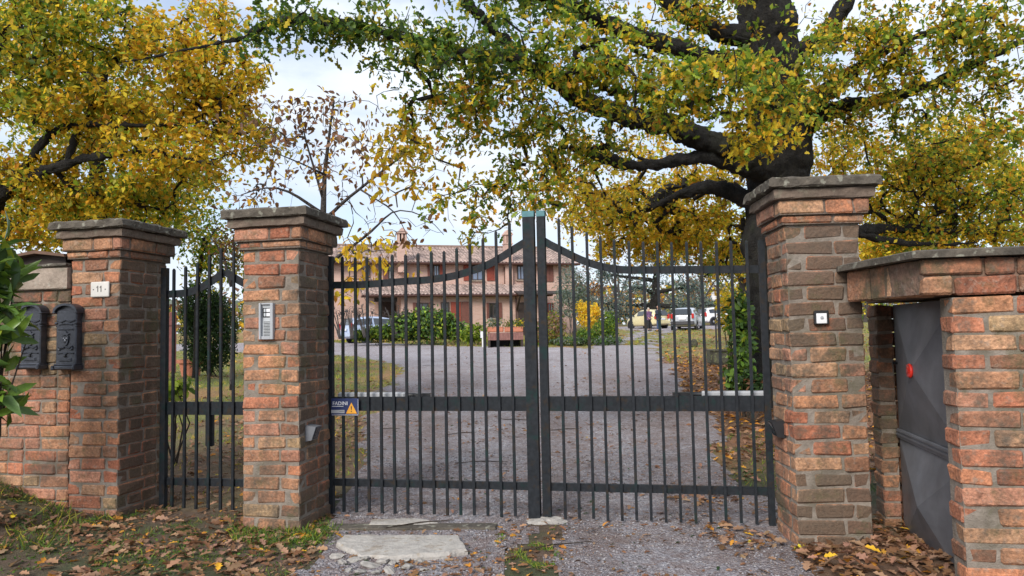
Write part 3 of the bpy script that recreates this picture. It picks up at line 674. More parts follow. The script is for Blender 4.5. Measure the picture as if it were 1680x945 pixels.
# warning sign hung on the left leaf
ss, sz = gs(569, 667); q = gp(ss, sz, -0.036)
t = thing('warning_sign', 'small dark blue sign with a yellow warning triangle on the left gate leaf', 'sign', tuple(q), YAW)
w, h = 0.238, 0.138
b = MB(); b.box((0, 0, 0), (w, 0.004, h), None, 0.0015); b.build('plate', M['sign_blue'], t)
b = MB(); b.box((-0.06, -0.0035, -0.036), (0.115, 0.002, 0.026)); b.build('grey_strip', M['grey_plastic'], t)
b = MB(); b.box((-0.062, -0.0035, 0.0055), (0.10, 0.001, 0.004)); b.box((0, -0.0035, -h/2+0.006), (w-0.012, 0.001, 0.003)); b.box((w/2-0.005, -0.0035, 0), (0.002, 0.001, h-0.012)); b.build('white_rules', M['white_plastic'], t)
RX = Matrix.Rotation(math.pi/2, 4, 'X')
text_mesh('lettering', 'FADINI', 0.042, M['white_plastic'], t, Matrix.Translation((-0.04, -0.0035, 0.028)) @ RX)
b = MB(); b.box((-0.026, -0.0052, -0.034), (0.04, 0.001, 0.005)); b.build('faded_print', M['faded_ink'], t)
b = MB(); b.prism([(0.01, -0.003, -0.052), (0.105, -0.003, -0.052), (0.0575, -0.003, 0.036)], (0, 0, 0), (0, -0.002, 0)); tr = b.build('triangle', M['sign_yellow'], t)
text_mesh('exclamation_mark', '!', 0.07, M['ink'], tr, Matrix.Translation((0.0575, -0.0062, -0.018)) @ RX)
# stone stop under the meeting stiles
q = gp((sPL+sPR)/2, 0); b = MB(); b.ellipsoid((q.x+0.03, q.y-0.06, hz(q.x, q.y)-0.03), (0.19, 0.15, 0.06), 16, 9, 0.09)
tag(b.build('gate_stop_stone', M['slab_stone'], smooth=False), 'flat pale stone set in the gravel under the meeting stiles of the gate', 'stone')

# pedestrian gate between the two left piers
PGL = P(270, 560, 6.28); PGL.z = 0
def pg(s, z, off=0.0): q = PGL+GE*s+GN*off; return Vector((q.x, q.y, z))
frame = pg
def ps(u, v): h = hit(u, v, PGL, GN); return (h-PGL).dot(GE), h.z
PW = 2*ps(370, 450)[0]
t = thing('pedestrian_gate', 'narrow iron walk-through gate with a peaked top rail between two brick piers', 'gate', tuple(pg(PW/2, 0)), YAW)
rail = [ps(*q) for q in ((268, 483), (290, 482), (312, 479), (331, 471), (349, 460), (369, 446))]
half = rail[-1][0]; full = rail+[(2*half-s, z) for s, z in rail[-2::-1]]
b = MB(); flat_path(b, spline(rail, 14), 0.062, -0.004, 0.012); flat_path(b, spline(full[len(rail)-1:], 14), 0.062, -0.004, 0.012); b.build('peaked_top_rail', M['painted_iron'], t, world=True)
zm = ps(330, 670)[1]; zl = ps(330, 791)[1]
for nme, z, h in (('mid_rail', zm, 0.108), ('bottom_rail', zl, 0.06)):
    b = MB(); flat_path(b, [(0.0, z), (2*half, z)], h, -0.004, 0.03); b.build(nme, M['painted_iron'], t, world=True)
tops = [ps(*q) for q in ((272, 440), (287, 441), (306, 437), (325, 431), (345, 419), (365, 407), (384, 420))]
for s in (0.0, 2*half):
    b = MB(); vbar(b, s+0.006, -0.06, tops[0][1], 0.05, -0.03, 0.045, False); b.build('stile', M['painted_iron'], t, world=True)
for k in range(1, 11):
    s = tops[1][0]+(tops[5][0]-tops[1][0])*(k-1)/4
    if s > 2*half-0.03: continue
    sx = s if s <= half else 2*half-s
    b = MB(); vbar(b, s, -0.03, float(np.interp(sx, [q[0] for q in tops[:6]], [q[1] for q in tops[:6]]))); b.build('bar', M['painted_iron'], t, world=True)
b = MB(); a = ps(341, 706); b.box(tuple(pg(a[0], a[1], 0.03)), (0.06, 0.05, 0.27), None, 0.005); b.build('lock_box', M['painted_iron'], t, world=True)
frame = gp

# ================================================================== FITTINGS ON THE PIERS
def wall_point(u, v, c, rz=YAW):          # on the front face of a pier
    e = Vector((math.cos(rz), math.sin(rz), 0)); n = Vector((-e.y, e.x, 0)); return hit(u, v, c, n)
def mailbox(label, u, v, w, h):
    p = wall_point(u, v, c1); t = thing('mailbox', label, 'mailbox', (p.x, p.y, p.z), YAW, 'ornate cast metal mailboxes')
    b = MB(); b.box((0, -0.03, -0.02), (w*0.90, 0.07, h*0.90), None, 0.008); b.box((0, -0.04, -h*0.455), (w, 0.10, h*0.055), None, 0.008); b.box((0, -0.036, -h*0.41), (w*0.95, 0.09, h*0.03), None, 0.006)
    for sx in (-1, 1):
        b.box((sx*w*0.43, -0.045, h*0.21), (w*0.13, 0.06, h*0.035), None, 0.006); b.box((sx*w*0.43, -0.042, h*0.17), (w*0.11, 0.05, h*0.03), None, 0.006)
        b.box((sx*w*0.46, -0.05, -h*0.455), (w*0.12, 0.11, h*0.075), None, 0.008)
    for pts in ([(-0.40, 0.25), (-0.2, 0.225), (0, 0.255), (0.2, 0.225), (0.40, 0.25)], [(-0.30, 0.185), (0, 0.20), (0.30, 0.185)], [(-0.32, 0.115), (0.32, 0.115)], [(-0.36, -0.245), (-0.1, -0.235), (0, -0.26), (0.1, -0.235), (0.36, -0.245)]):
        b.tube([(x*w, -0.068, z*h) for x, z in pts], 0.006, 6)
    b.build('body', M['cast_metal'], t)
    a = []                                                                 # arched hood
    for k in range(13):
        th = math.pi*k/12; x = -math.cos(th)*0.5*w; z = h*0.365+math.sin(th)*h*0.12
        if k in (0, 12): z -= 0.0
        a.append((x, z))
    b = MB(); up = [Vector((x*1.06, -0.085, z+0.012)) for x, z in a]; lo = [Vector((x*0.94, -0.085, z-0.006)) for x, z in a]
    for k in range(12):
        b.prism([up[k], up[k+1], lo[k+1], lo[k]], (0, -0.085, 0), (0, 0.0, 0))
    b.box((-0.5*w, -0.045, h*0.368), (w*0.13, 0.085, 0.012), None, 0.004); b.box((0.5*w, -0.045, h*0.368), (w*0.13, 0.085, 0.012), None, 0.004)
    b.prism([Vector((x*0.92, -0.05, z-0.006)) for x, z in a]+[Vector((w*0.43, -0.05, h*0.26)), Vector((-w*0.43, -0.05, h*0.26))], (0, -0.05, 0), (0, 0, 0))
    b.build('hood', M['cast_metal'], t)
    b = MB(); b.box((0, -0.052, h*0.335), (w*0.60, 0.01, h*0.045)); s = b.build('letter_slot', M['dark_slot'], t)
    b = MB(); b.box((0, -0.056, h*0.366), (w*0.66, 0.02, 0.009), None, 0.003); b.box((0, -0.054, h*0.305), (w*0.66, 0.018, 0.007), None, 0.003); b.build('slot_flap', M['cast_metal'], s)
    b = MB()                                                               # crest with crown and ribbon
    b.prism([Vector((x*w, -0.062, z*h)) for x, z in ((-0.15, 0.02), (-0.13, -0.07), (-0.07, -0.115), (0, -0.13), (0.07, -0.115), (0.13, -0.07), (0.15, 0.02), (0.08, 0.0), (0, 0.02), (-0.08, 0.0))], (0, 0, 0), (0, -0.014, 0))
    b.prism([Vector((x*w, -0.062, z*h)) for x, z in ((-0.19, 0.055), (-0.09, 0.025), (0, 0.035), (0.09, 0.025), (0.19, 0.055), (0.08, 0.058), (0.04, 0.085), (0, 0.10), (-0.04, 0.085), (-0.08, 0.058))], (0, 0, 0), (0, -0.014, 0))
    for sx in (-1, 1):
        b.tube([(sx*0.05*w, -0.07, -0.155*h), (sx*0.2*w, -0.072, -0.165*h), (sx*0.30*w, -0.07, -0.14*h), (sx*0.31*w, -0.07, -0.17*h), (sx*0.24*w, -0.07, -0.19*h)], 0.008, 6)
        b.ellipsoid((sx*0.06*w, -0.074, -0.03*h), (0.012, 0.008, 0.014), 8, 5)
    b.ellipsoid((0, -0.075, -0.06*h), (0.016, 0.008, 0.02), 8, 5); b.build('crest', M['cast_metal'], t)
    b = MB(); b.box((0, -0.066, -h*0.335), (w*0.55, 0.012, h*0.055), None, 0.003); n_ = b.build('name_plate', M['cast_metal'], t)
    b = MB(); b.box((0, -0.0735, -h*0.335), (w*0.46, 0.004, h*0.034)); b.build('name_card', M['grey_card'] if 'grey_card' in M else M['cast_metal'], n_)
    b = MB(); b.lathe([(0.009, 0.0), (0.009, -0.012), (0.005, -0.014)], 10, (0, -0.066, -h*0.285), 'Y'); b.build('keyhole', M['dark_slot'], t)
mailbox('ornate cast mailbox under the laurel leaves, left of its twin', 61, 553, 0.212, 0.535)
mailbox('ornate cast mailbox nearer the house number tile, right of its twin', 118.5, 553, 0.212, 0.54)
p = wall_point(166, 475, c1)
t = thing('house_number_tile', 'white marble tile with the number eleven on the brick pier', 'number tile', tuple(p), YAW)
b = MB(); b.box((0, -0.012, 0), (0.172, 0.016, 0.125), None, 0.008); b.build('tile', M['marble'], t)
for k in (-0.014, 0.016):
    b = MB(); z = 0.004
    b.prism([Vector((k+x, -0.021, z+y)) for x, y in ((-0.004, -0.024), (0.004, -0.024), (0.004, 0.026), (-0.002, 0.026), (-0.013, 0.013), (-0.010, 0.008), (-0.004, 0.013))], (0, 0, 0), (0, -0.001, 0)); b.build('numeral', M['faded_ink'], t)
for k in (-0.055, 0.055):
    b = MB(); b.lathe([(0.006, 0), (0.004, -0.003)], 8, (k, -0.0205, 0), 'Y'); b.build('screw', M['faded_ink'], t)
p = wall_point(439, 527, c2)
t = thing('intercom', 'grey intercom panel with speaker slots set in the brick pier', 'intercom', tuple(p), YAW)
w, h = 0.116, 0.275
b = MB()
for (c_, s_) in (((-w/2+0.008, -0.012, 0), (0.016, 0.034, h)), ((w/2-0.012, -0.012, 0), (0.024, 0.034, h)), ((0.0, -0.012, h/2-0.006), (w-0.044, 0.034, 0.012)), ((0.0, -0.012, -h/2+0.012), (w-0.044, 0.034, 0.024))): b.box(c_, s_, None, 0.002)
b.build('frame', M['grey_plastic'], t)
b = MB(); b.box((-0.004, -0.002, 0), (w-0.036, 0.006, h-0.03)); f = b.build('face_plate', M['aluminium'], t)
for k in range(10):
    b = MB(); b.box((0.0, -0.006, -0.005-k*0.0115), (0.056, 0.004, 0.0042)); b.build('speaker_slot', M['dark_slot'], t)
b = MB(); b.box((-0.002, -0.0065, 0.065), (0.068, 0.005, 0.072)); w_ = b.build('button_panel', M['dark_slot'], t)
for k in range(2):
    for j in range(2):
        b = MB(); b.box((-0.018+j*0.029, -0.010, 0.082-k*0.033), (0.016 if j == 0 else 0.032, 0.004, 0.026), None, 0.002); b.build('button' if j == 0 else 'name_window', M['aluminium'] if j == 0 else M['white_plastic'], w_)
def side_point(u, v, corner, rz, W):      # on the face looking along local +X at x=W (or -X at 0)
    e = Vector((math.cos(rz), math.sin(rz), 0)); o = Vector((corner[0], corner[1], 0))+e*W; return hit(u, v, o, e)
def photocell(label, p, rz, sgn):
    t = thing('photocell', label, 'photocell', tuple(p), rz+(0 if sgn > 0 else math.pi), 'gate photocells')
    b = MB(); b.prism([Vector((0.002, -0.045, z)) for z in (0,)][:0] or [Vector((0.0, -0.05, -0.06)), Vector((0.05, -0.05, -0.05)), Vector((0.085, -0.05, 0.05)), Vector((0.0, -0.05, 0.062))], (0, -0.05, 0), (0, 0.05, 0)); b.build('housing', M['photocell_grey'] if sgn > 0 else M['black_plastic'], t)
    b = MB(); q = [Vector((0.0535, -0.036, -0.042)), Vector((0.0535, 0.036, -0.042)), Vector((0.083, 0.036, 0.042)), Vector((0.083, -0.036, 0.042))]; b.prism(q, (0, 0, 0), (0.004, 0, -0.001)); b.build('lens', M['dark_glass'], t)
photocell('grey photocell with a black lens on the side of the intercom pier', side_point(506, 710, c2, YAW, W2), YAW, 1)
photocell('small dark photocell on the left side of the weathered pier by the oak', side_point(1284, 703, c3, YAW3, 0.0), YAW3, -1)
p = wall_point(1346, 521, c3, YAW3)
t = thing('key_switch', 'small square key switch with a pale face on the dark weathered pier', 'key switch', tuple(p), YAW3)
b = MB(); b.box((0, -0.014, 0), (0.092, 0.034, 0.092), None, 0.006); b.build('housing', M['black_plastic'], t)
b = MB(); b.box((-0.004, -0.0335, -0.006), (0.066, 0.006, 0.066), None, 0.003); f = b.build('face_plate', M['white_plastic'], t)
b = MB(); b.lathe([(0.010, 0), (0.010, -0.006), (0.006, -0.007)], 14, (-0.004, -0.0365, 0.0), 'Y'); b.build('key_barrel', M['grey_plastic'], f)

# stones at the threshold
def worn_slab(label, pts, z0, z1, group=None):
    b = MB(); n = len(pts); c = sum((Vector((p[0], p[1], 0)) for p in pts), Vector())/n
    pp = []
    for k in range(n):
        a, d = Vector((*pts[k], 0)), Vector((*pts[(k+1) % n], 0)); m = max(2, int((d-a).length/0.06))
        for j in range(m): q = a.lerp(d, j/m); q += Vector((random.uniform(-1, 1), random.uniform(-1, 1), 0))*0.010; pp.append(q)
    N = len(pp); r = [b.pts([(q.x, q.y, z0) for q in pp]), b.pts([(q.x, q.y, z1-0.02+random.uniform(-.004, .004)) for q in pp]), b.pts([(c.x+(q.x-c.x)*0.97, c.y+(q.y-c.y)*0.93, z1+random.uniform(-.003, .003)) for q in pp])]
    for x, y in zip(r, r[1:]):
        for j in range(N): b.face(x+j, x+(j+1) % N, y+(j+1) % N, y+j)
    t = b.pts([(c.x, c.y, z1+0.004)])
    for j in range(N): b.face(r[2]+j, r[2]+(j+1) % N, t)
    o = b.build('stone_slab', M['slab_stone']); return tag(o, label, 'stone slab')
def gxy(u, v, z=0.0):
    d = ray(u, v); t = (z-CAM_Z)/d.z; return (d.x*t, d.y*t)
def on_ground(u, v):
    z = 0.0
    for _ in range(12): x, y = gxy(u, v, z); z = 0.5*z+0.5*hz(x, y)
    return Vector((x, y, hz(x, y)))
worn_slab('long pale worn stone slab lying in the gravel before the driveway gate', [gxy(*q, 0.01) for q in ((566, 876), (755, 877), (767, 900), (735, 906), (640, 913), (590, 911), (575, 900), (549, 889))], -0.10, 0.010)
worn_slab('small pale stone slab nearly sunk in the gravel close to the gate bars', [gxy(*q, 0.0) for q in ((606, 850), (690, 848), (720, 856), (690, 858), (606, 858))], -0.10, -0.008)
b = MB(); x0, y0_ = gxy(545, 866, -0.03); x1, y1_ = gxy(815, 866, -0.03); b.bar((x0, y0_, -0.03), (x1, y1_, -0.025), 0.14, 0.03, bev=0.006)
tag(b.build('threshold_strip', M['cap_stone']), 'narrow grey concrete strip across the gravel behind the long slab', 'threshold')
b = MB(); b.ellipsoid((0, 0, 0), (0.05, 0.036, 0.022), 8, 5, 0.2); proto = b.build('rock', M['rock']); protos = [proto]
spots = [(562, 925), (583, 921), (600, 918), (609, 930), (628, 923), (643, 926), (652, 919), (668, 932), (690, 922), (571, 938), (592, 940), (618, 941), (657, 924), (698, 938), (553, 915), (640, 940)]
for k, (u, v) in enumerate(spots):
    o = proto if k == 0 else proto.copy()
    if k: COL.objects.link(o)
    p = on_ground(u, v); s = random.uniform(0.6, 1.15); o.location = (p.x, p.y, p.z+0.008); o.scale = (s*random.uniform(0.8, 1.3), s, s*random.uniform(0.7, 1.1)); o.rotation_euler = (random.uniform(-.3, .3), random.uniform(-.3, .3), random.uniform(0, 6))
    tag(o, 'pale rough stone half sunk in the leaf litter in front of the long slab', 'stone', 'stones in front of the slab')
# ================================================================== FARMHOUSE
HA, HB = P(545, 560, 46.5), P(940, 560, 51.0); HA.z = HB.z = 0
HE = (HB-HA).normalized(); HN = Vector((-HE.y, HE.x, 0)); HYAW = math.atan2(HE.y, HE.x)
H0 = HA-HE*5.0; HB0 = hz(H0.x+5, H0.y)-0.2
house = thing('farmhouse', 'two-storey pink brick farmhouse with red shutters, tiled roof and two chimneys', 'house', (H0.x, H0.y, HB0), HYAW)
def hX(u, v, off=0.0):
    q = hit(u, v, H0-HN*off, HN)-H0; return q.dot(HE), q.z-HB0
HL = hX(940, 500)[0]; zeave = hX(600, 430)[1]; HD = 9.0
zr = (hit(720, 406, H0+HN*HD/2, HN)).z-HB0
b = MB(); b.box((HL/2, HD/2, zeave/2-0.5), (HL, HD, zeave+1.0))
for x in (0.0, HL): b.prism([Vector((x, 0.0, zeave)), Vector((x, HD, zeave)), Vector((x, HD/2, zr-0.12))], (0, 0, 0), (0.3 if x == 0 else -0.3, 0, 0))
b.build('wall', M['house_brickwork'], house)
def tiles(x0, x1, ya, za, yb, zb, nrow, pitch=0.24):
    nx = int((x1-x0)/pitch*6); xs_ = np.linspace(x0, x1, nx); V = []; C = []; F = []
    rr = []
    for k in range(nrow):
        rr += [(k/nrow, 0.035), ((k+1)/nrow, 0.0)]
    col = np.random.default_rng(4)
    d = Vector((0, yb-ya, zb-za)).normalized(); n = Vector((0, -d.z, d.y))
    tile = (xs_/pitch).astype(int)
    for k, (t, lift) in enumerate(rr):
        w = 0.06*np.abs(np.sin(math.pi*xs_/pitch+0.6))+lift
        tint = np.random.default_rng(k//2).random(tile.max()+3)[tile-tile.min()]
        for j in range(nx):
            q = Vector((xs_[j], ya+(yb-ya)*t, za+(zb-za)*t))+n*w[j]; V.append(q)
            c = np.array((0.36, 0.27, 0.235))*(0.6+0.75*tint[j]); C.append((*c, 1))
    for k in range(len(rr)-1):
        for j in range(nx-1): F.append((k*nx+j, k*nx+j+1, (k+1)*nx+j+1, (k+1)*nx+j))
    return V, F, C
def add_tiles(mb, *a):
    V, F, C = tiles(*a); i = len(mb.v); mb.v += [tuple(q) for q in V]; mb.c += C
    for f in F: mb.face(*[i+k for k in f])
b = MB(); add_tiles(b, -0.4, HL+0.35, -0.55, zeave-0.06, HD/2, zr, 14); add_tiles(b, -0.4, HL+0.35, HD+0.55, zeave-0.06, HD/2, zr, 14)
b.cur = (0.22, 0.15, 0.12, 1); b.tube([(-0.4, HD/2, zr+0.05), (HL+0.35, HD/2, zr+0.05)], 0.13, 8)
b.cur = (0.09, 0.05, 0.04, 1)
for yy in (-0.53, HD+0.53): b.box((HL/2, yy*0.5 if yy < 0 else HD+0.26, zeave-0.12), (HL+0.7, 0.55, 0.07))
roof = b.build('roof', M['roof_tile'], house)
b = MB(); b.tube([(-0.4, -0.62, zeave-0.10), (HL+0.35, -0.62, zeave-0.10)], 0.085, 8); b.build('gutter', M['copper_gutter'], house)
def chimney(u, vtop, vbase, w, off, parent):
    x, zt = hX(u, vtop, off); zb = hX(u, vbase, off)[1]; y = -off
    b = MB(); b.box((x, y+0.3, (zb+zt-1.0)/2), (w, 0.6, zt-1.0-zb)); b.box((x, y+0.3, zt-0.98), (w+0.10, 0.7, 0.08)); c = b.build('chimney', M['house_brickwork'], parent)
    b = MB(); h = 0.55; z0 = zt-0.94
    for sx in (-1, 0, 1):
        for sy in (-1, 1): b.box((x+sx*(w/2-0.06), y+0.3+sy*0.22, z0+h/2), (0.12, 0.14, h))
    b.box((x, y+0.3, z0+h+0.04), (w+0.12, 0.74, 0.08))
    b.prism([Vector((x-w/2-0.04, y-0.06, z0+h+0.08)), Vector((x+w/2+0.04, y-0.06, z0+h+0.08)), Vector((x+0.06, y-0.06, z0+h+0.36)), Vector((x-0.06, y-0.06, z0+h+0.36))], (0, 0, 0), (0, 0.72, 0))
    b.build('chimney_hood', M['house_brickwork'], c)
    b = MB(); b.box((x, y+0.3, z0+h/2), (w-0.3, 0.25, h-0.02)); b.build('flue', M['dark_slot'], c)
chimney(660, 373, 447, 0.58, 0.5, roof); chimney(834, 376, 470, 0.50, 0.35, roof)
def window(u0, u1, v0, v1, off=0.0, glass='window_glass', frame='frame_dark', shut=(), sill=True):
    (xa, zt), (xb, zb) = hX(u0, v0, off), hX(u1, v1, off); w, h = xb-xa, zt-zb; xc, zc = (xa+xb)/2, (zt+zb)/2; y = -off
    b = MB()
    for sx in (-1, 1): b.box((xc+sx*(w/2-0.03), y-0.03, zc), (0.07, 0.10, h))
    for sz in (-1, 1): b.box((xc, y-0.032, zc+sz*(h/2-0.03)), (w-0.02, 0.10, 0.07))
    b.box((xc, y-0.028, zc), (0.05, 0.07, h-0.06))
    f = b.build('window', M[frame], house)
    b = MB(); b.box((xc, y-0.008, zc), (w-0.06, 0.03, h-0.06)); b.build('pane', M[glass], f)
    if sill: b = MB(); b.box((xc, y-0.06, zb-0.04), (w+0.2, 0.18, 0.07)); b.build('sill', M['render_block'], f)
    for (ua, ub, mat) in shut:
        x0, x1 = hX(ua, v0, off)[0], hX(ub, v0, off)[0]; b = MB(); b.box(((x0+x1)/2, y-0.05, zc), (x1-x0-0.02, 0.05, h+0.04))
        for k in range(9): b.box(((x0+x1)/2, y-0.080, zb+h*(k+0.5)/9), (x1-x0-0.14, 0.018, h/9*0.6))
        b.build('shutter', M[mat], house)
window(595, 607, 434, 457, shut=((583, 594, 'pale_wood'),), glass='blue_glass')
window(637, 645, 434, 458, shut=((628, 636.5, 'shutter_brown'),), glass='curtain')
window(711, 720.5, 435, 454, shut=((701, 710.5, 'shutter_brown'), (721, 727.5, 'shutter_red')), glass='blue_glass')
window(773.5, 793, 435.5, 460, shut=((760, 772.5, 'shutter_red'), (798, 811, 'shutter_red')), glass='blue_glass')
window(848, 860, 436, 459, shut=((861, 872, 'shutter_brown'),), glass='blue_glass')
b = MB(); (xa, zt), (xb, zb) = hX(895, 435), hX(908, 462)
for k in (0, 1): b.box((xa+(xb-xa)*(0.25+0.5*k), -0.04, (zt+zb)/2), ((xb-xa)/2-0.02, 0.06, zt-zb))
b.build('shutter', M['shutter_brown'], house)
# ground floor volume under its own tiled roof
PO = 2.4
xp0, xp1 = hX(658, 500, PO)[0], hX(893, 500, PO)[0]; xl = hX(603, 500, PO)[0]
zpe = hX(720, 483.5, PO+0.45)[1]; zpt = hX(760, 467, 0.0)[1]
b = MB(); b.box(((xp0+xp1)/2, -PO/2, zpe/2-0.5), (xp1-xp0, PO-0.004, zpe+1.0))
b.prism([Vector((xp1, -PO, zpe)), Vector((xp1, 0, zpe)), Vector((xp1, 0, zpt-0.2))], (0, 0, 0), (-0.2, 0, 0)); b.build('porch_wall', M['house_brickwork'], house)
b = MB(); add_tiles(b, xl-0.4, xp1+0.4, -PO-0.5, zpe-0.02, 0.0, zpt, 7); b.cur = (0.08, 0.045, 0.04, 1); b.box(((xl+xp1)/2, -PO-0.2, zpe-0.09), (xp1-xl+0.8, 0.55, 0.07)); b.build('porch_roof', M['roof_tile'], house)
b = MB(); b.tube([(xl-0.4, -PO-0.56, zpe-0.05), (xp1+0.4, -PO-0.56, zpe-0.05)], 0.075, 8); b.build('gutter', M['copper_gutter'], house)
b = MB(); b.box((xl+0.2, -PO+0.22, zpe/2-0.55), (0.42, 0.42, zpe+0.9)); b.build('pillar', M['house_brickwork'], house)
b = MB(); b.box(((xl+xp0)/2, -PO+0.2, zpe-0.26), (xp0-xl-0.45, 0.25, 0.25)); b.build('beam', M['dark_wood'], house)
b = MB(); xd, zd = hX(640, 500, 0.02); b.box((xd-0.2, -0.03, 1.6), (1.1, 0.08, 2.6)); b.build('door', M['dark_wood'], house)
window(683, 703, 497, 521, PO, 'dark_glass', shut=((677, 682.5, 'shutter_brown'), (703.5, 708, 'shutter_brown')))
window(723, 737, 496, 530, PO, 'dark_glass', shut=((739, 756, 'shutter_red'), (757, 769, 'shutter_brown')), sill=False)
window(802, 815.5, 497, 522, PO, 'dark_glass', shut=((797.5, 801.5, 'shutter_brown'), (816, 823, 'shutter_brown')))
window(898, 908, 497, 513, 0.0, 'dark_glass', 'shutter_red')
for (u, off, va, vb) in ((828, 0.12, 438, 468), (846.5, PO+0.12, 486, 545)):
    x, zt = hX(u, va, off); zb = hX(u, vb, off)[1]; b = MB(); b.tube([(x, -off, zb), (x, -off, zt)], 0.055, 8); b.build('drainpipe', M['copper_gutter'], house)
xa, za = hX(849, 481, PO+0.9); xb, _ = hX(906, 481, 0.9)
b = MB(); b.prism([Vector((xa, -PO-1.1, za-0.12)), Vector((xb+0.5, -PO-1.3, za-0.10)), Vector((xb+0.5, -PO-0.1, za+0.10)), Vector((xa, -PO-0.1, za+0.10))], (0, 0, 0), (0, 0, 0.09))
for x in (xa+0.15, xb): b.bar((x, -PO-0.02, za-1.15), (x, -PO-1.0, za-0.15), 0.11, 0.11)
b.build('door_canopy', M['dark_wood'], house)
b = MB(); x0, z0 = hX(853, 500, PO); b.box((x0+0.35, -PO-0.03, z0-0.9), (0.95, 0.08, 2.1)); b.build('door', M['dark_wood'], house)

# ================================================================== THINGS IN THE YARD
def trough(label, u0, u1, v, Y, h, d, mat, tilt=0.0):
    a, c = P(u0, v, Y), P(u1, v, Y); w = (c-a).length
    t = thing('trough' if mat == 'rock' else 'terracotta_planter', label, 'planter', ((a.x+c.x)/2, Y, a.z), tilt)
    b = MB(); k = 0.06 if mat == 'rock' else 0.035
    b.box((0, 0, h*0.06), (w*0.96, d*0.92, h*0.12), None, 0.01)
    for s in (-1, 1): b.box((s*(w/2-k/2), 0, h*0.55), (k, d, h*0.9), None, 0.012); b.box((0, s*(d/2-k/2), h*0.55), (w-2*k+0.01, k, h*0.89), None, 0.012)
    for s in (-1, 1): b.box((0, s*(d/2), h*0.93), (w+0.03, k*0.9, h*0.14), None, 0.01)
    b.build('tub', M['dark_stone'] if mat == 'rock' else M[mat], t)
    b = MB(); b.box((0, 0, h*0.86), (w-2*k-0.004, d-2*k-0.004, 0.03)); b.build('soil', M['soil'], t); return t
m_stone('dark_stone', (0.03, 0.028, 0.02), (0.085, 0.08, 0.055), lich=(0.13, 0.14, 0.07), moss=(0.06, 0.075, 0.025), lf=0.55); m_simple('soil', (0.06, 0.04, 0.028), 0.95, 0.4, 30, bump=0.5); M = MATS
g = on_ground(1186, 600); trough('mossy dark stone trough standing in fallen leaves under the oak', 1163, 1211, 598, g.y, 0.42, 0.5, 'rock', -0.05)
b = MB(); g = on_ground(1139, 569); b.ellipsoid((g.x, g.y, g.z+0.12), (0.16, 0.14, 0.2), 12, 8, 0.07); tag(b.build('boulder', M['dark_stone']), 'small dark boulder among the leaves behind the stone trough', 'stone')
# wooden stand with dark opening and long terracotta planters on it
SY = 33.2; a, c = P(801, 571, SY), P(859, 571, SY); w = (c-a).length
st = thing('planter_stand', 'slatted wooden parapet over a dark opening at the edge of the drive', 'planter stand', ((a.x+c.x)/2, SY, hz((a.x+c.x)/2, SY)), 0.05)
zt = P(830, 545.5, SY).z-hz((a.x+c.x)/2, SY)
b = MB()
for k in range(14): b.box((-w/2+w*(k+0.5)/14, 0, zt-0.17), (w/14-0.006, 0.04, 0.34))
b.box((0, 0.35, zt-0.02), (w, 0.72, 0.04)); b.build('slatted_fascia', M['wood_slats'], st)
for s in (-1, 1): b = MB(); b.box((s*(w/2-0.05), 0.34, (zt-0.04)/2-0.1), (0.10, 0.66, zt-0.04+0.2)); b.build('leg', M['dark_wood'], st)
b = MB(); b.box((0, 0.65, zt/2-0.12), (w-0.22, 0.05, zt+0.1)); b.build('opening_shade_panel', M['dark_slot'], st)  # near-black panel: the shade inside the opening, painted as a flat dark sheet
for (u0, u1, lab) in ((800, 826, 'left long terracotta planter on the slatted parapet'), (828, 858, 'right long terracotta planter on the slatted parapet')): trough(lab, u0, u1, 545, SY+0.18, 0.23, 0.3, 'terracotta')
g = on_ground(792, 562); t = thing('marker_post', 'short white marker post beside the slatted parapet', 'post', (P(792, 560, 34).x, 34, hz(P(792, 560, 34).x, 34)))
b = MB(); b.box((0, 0, 0.25), (0.07, 0.05, 0.9)); b.build('post', M['white_plastic'], t); b = MB(); b.box((0, -0.03, 0.58), (0.20, 0.02, 0.3), None, 0.004); b.build('plate', M['white_plastic'], t)
# lamp post
g = on_ground(1176, 580); zt = hit(1174, 479, g, Vector((0, 1, 0))).z-g.z
t = thing('garden_lamp', 'slim dark garden lamp post with a white lantern head on the lawn', 'lamp post', tuple(g))
b = MB(); b.lathe([(0.07, 0), (0.07, 0.04), (0.032, 0.08), (0.028, zt-0.30)], 10); b.build('post', M['black_plastic'], t)
b = MB(); b.lathe([(0.07, zt-0.30), (0.095, zt-0.26), (0.12, zt-0.08), (0.10, zt-0.06)], 10); b.build('lantern', M['white_plastic'], t)
b = MB(); b.lathe([(0.135, zt-0.06), (0.09, zt-0.01), (0.02, zt+0.02)], 10); b.build('lantern_cap', M['grey_plastic'], t)
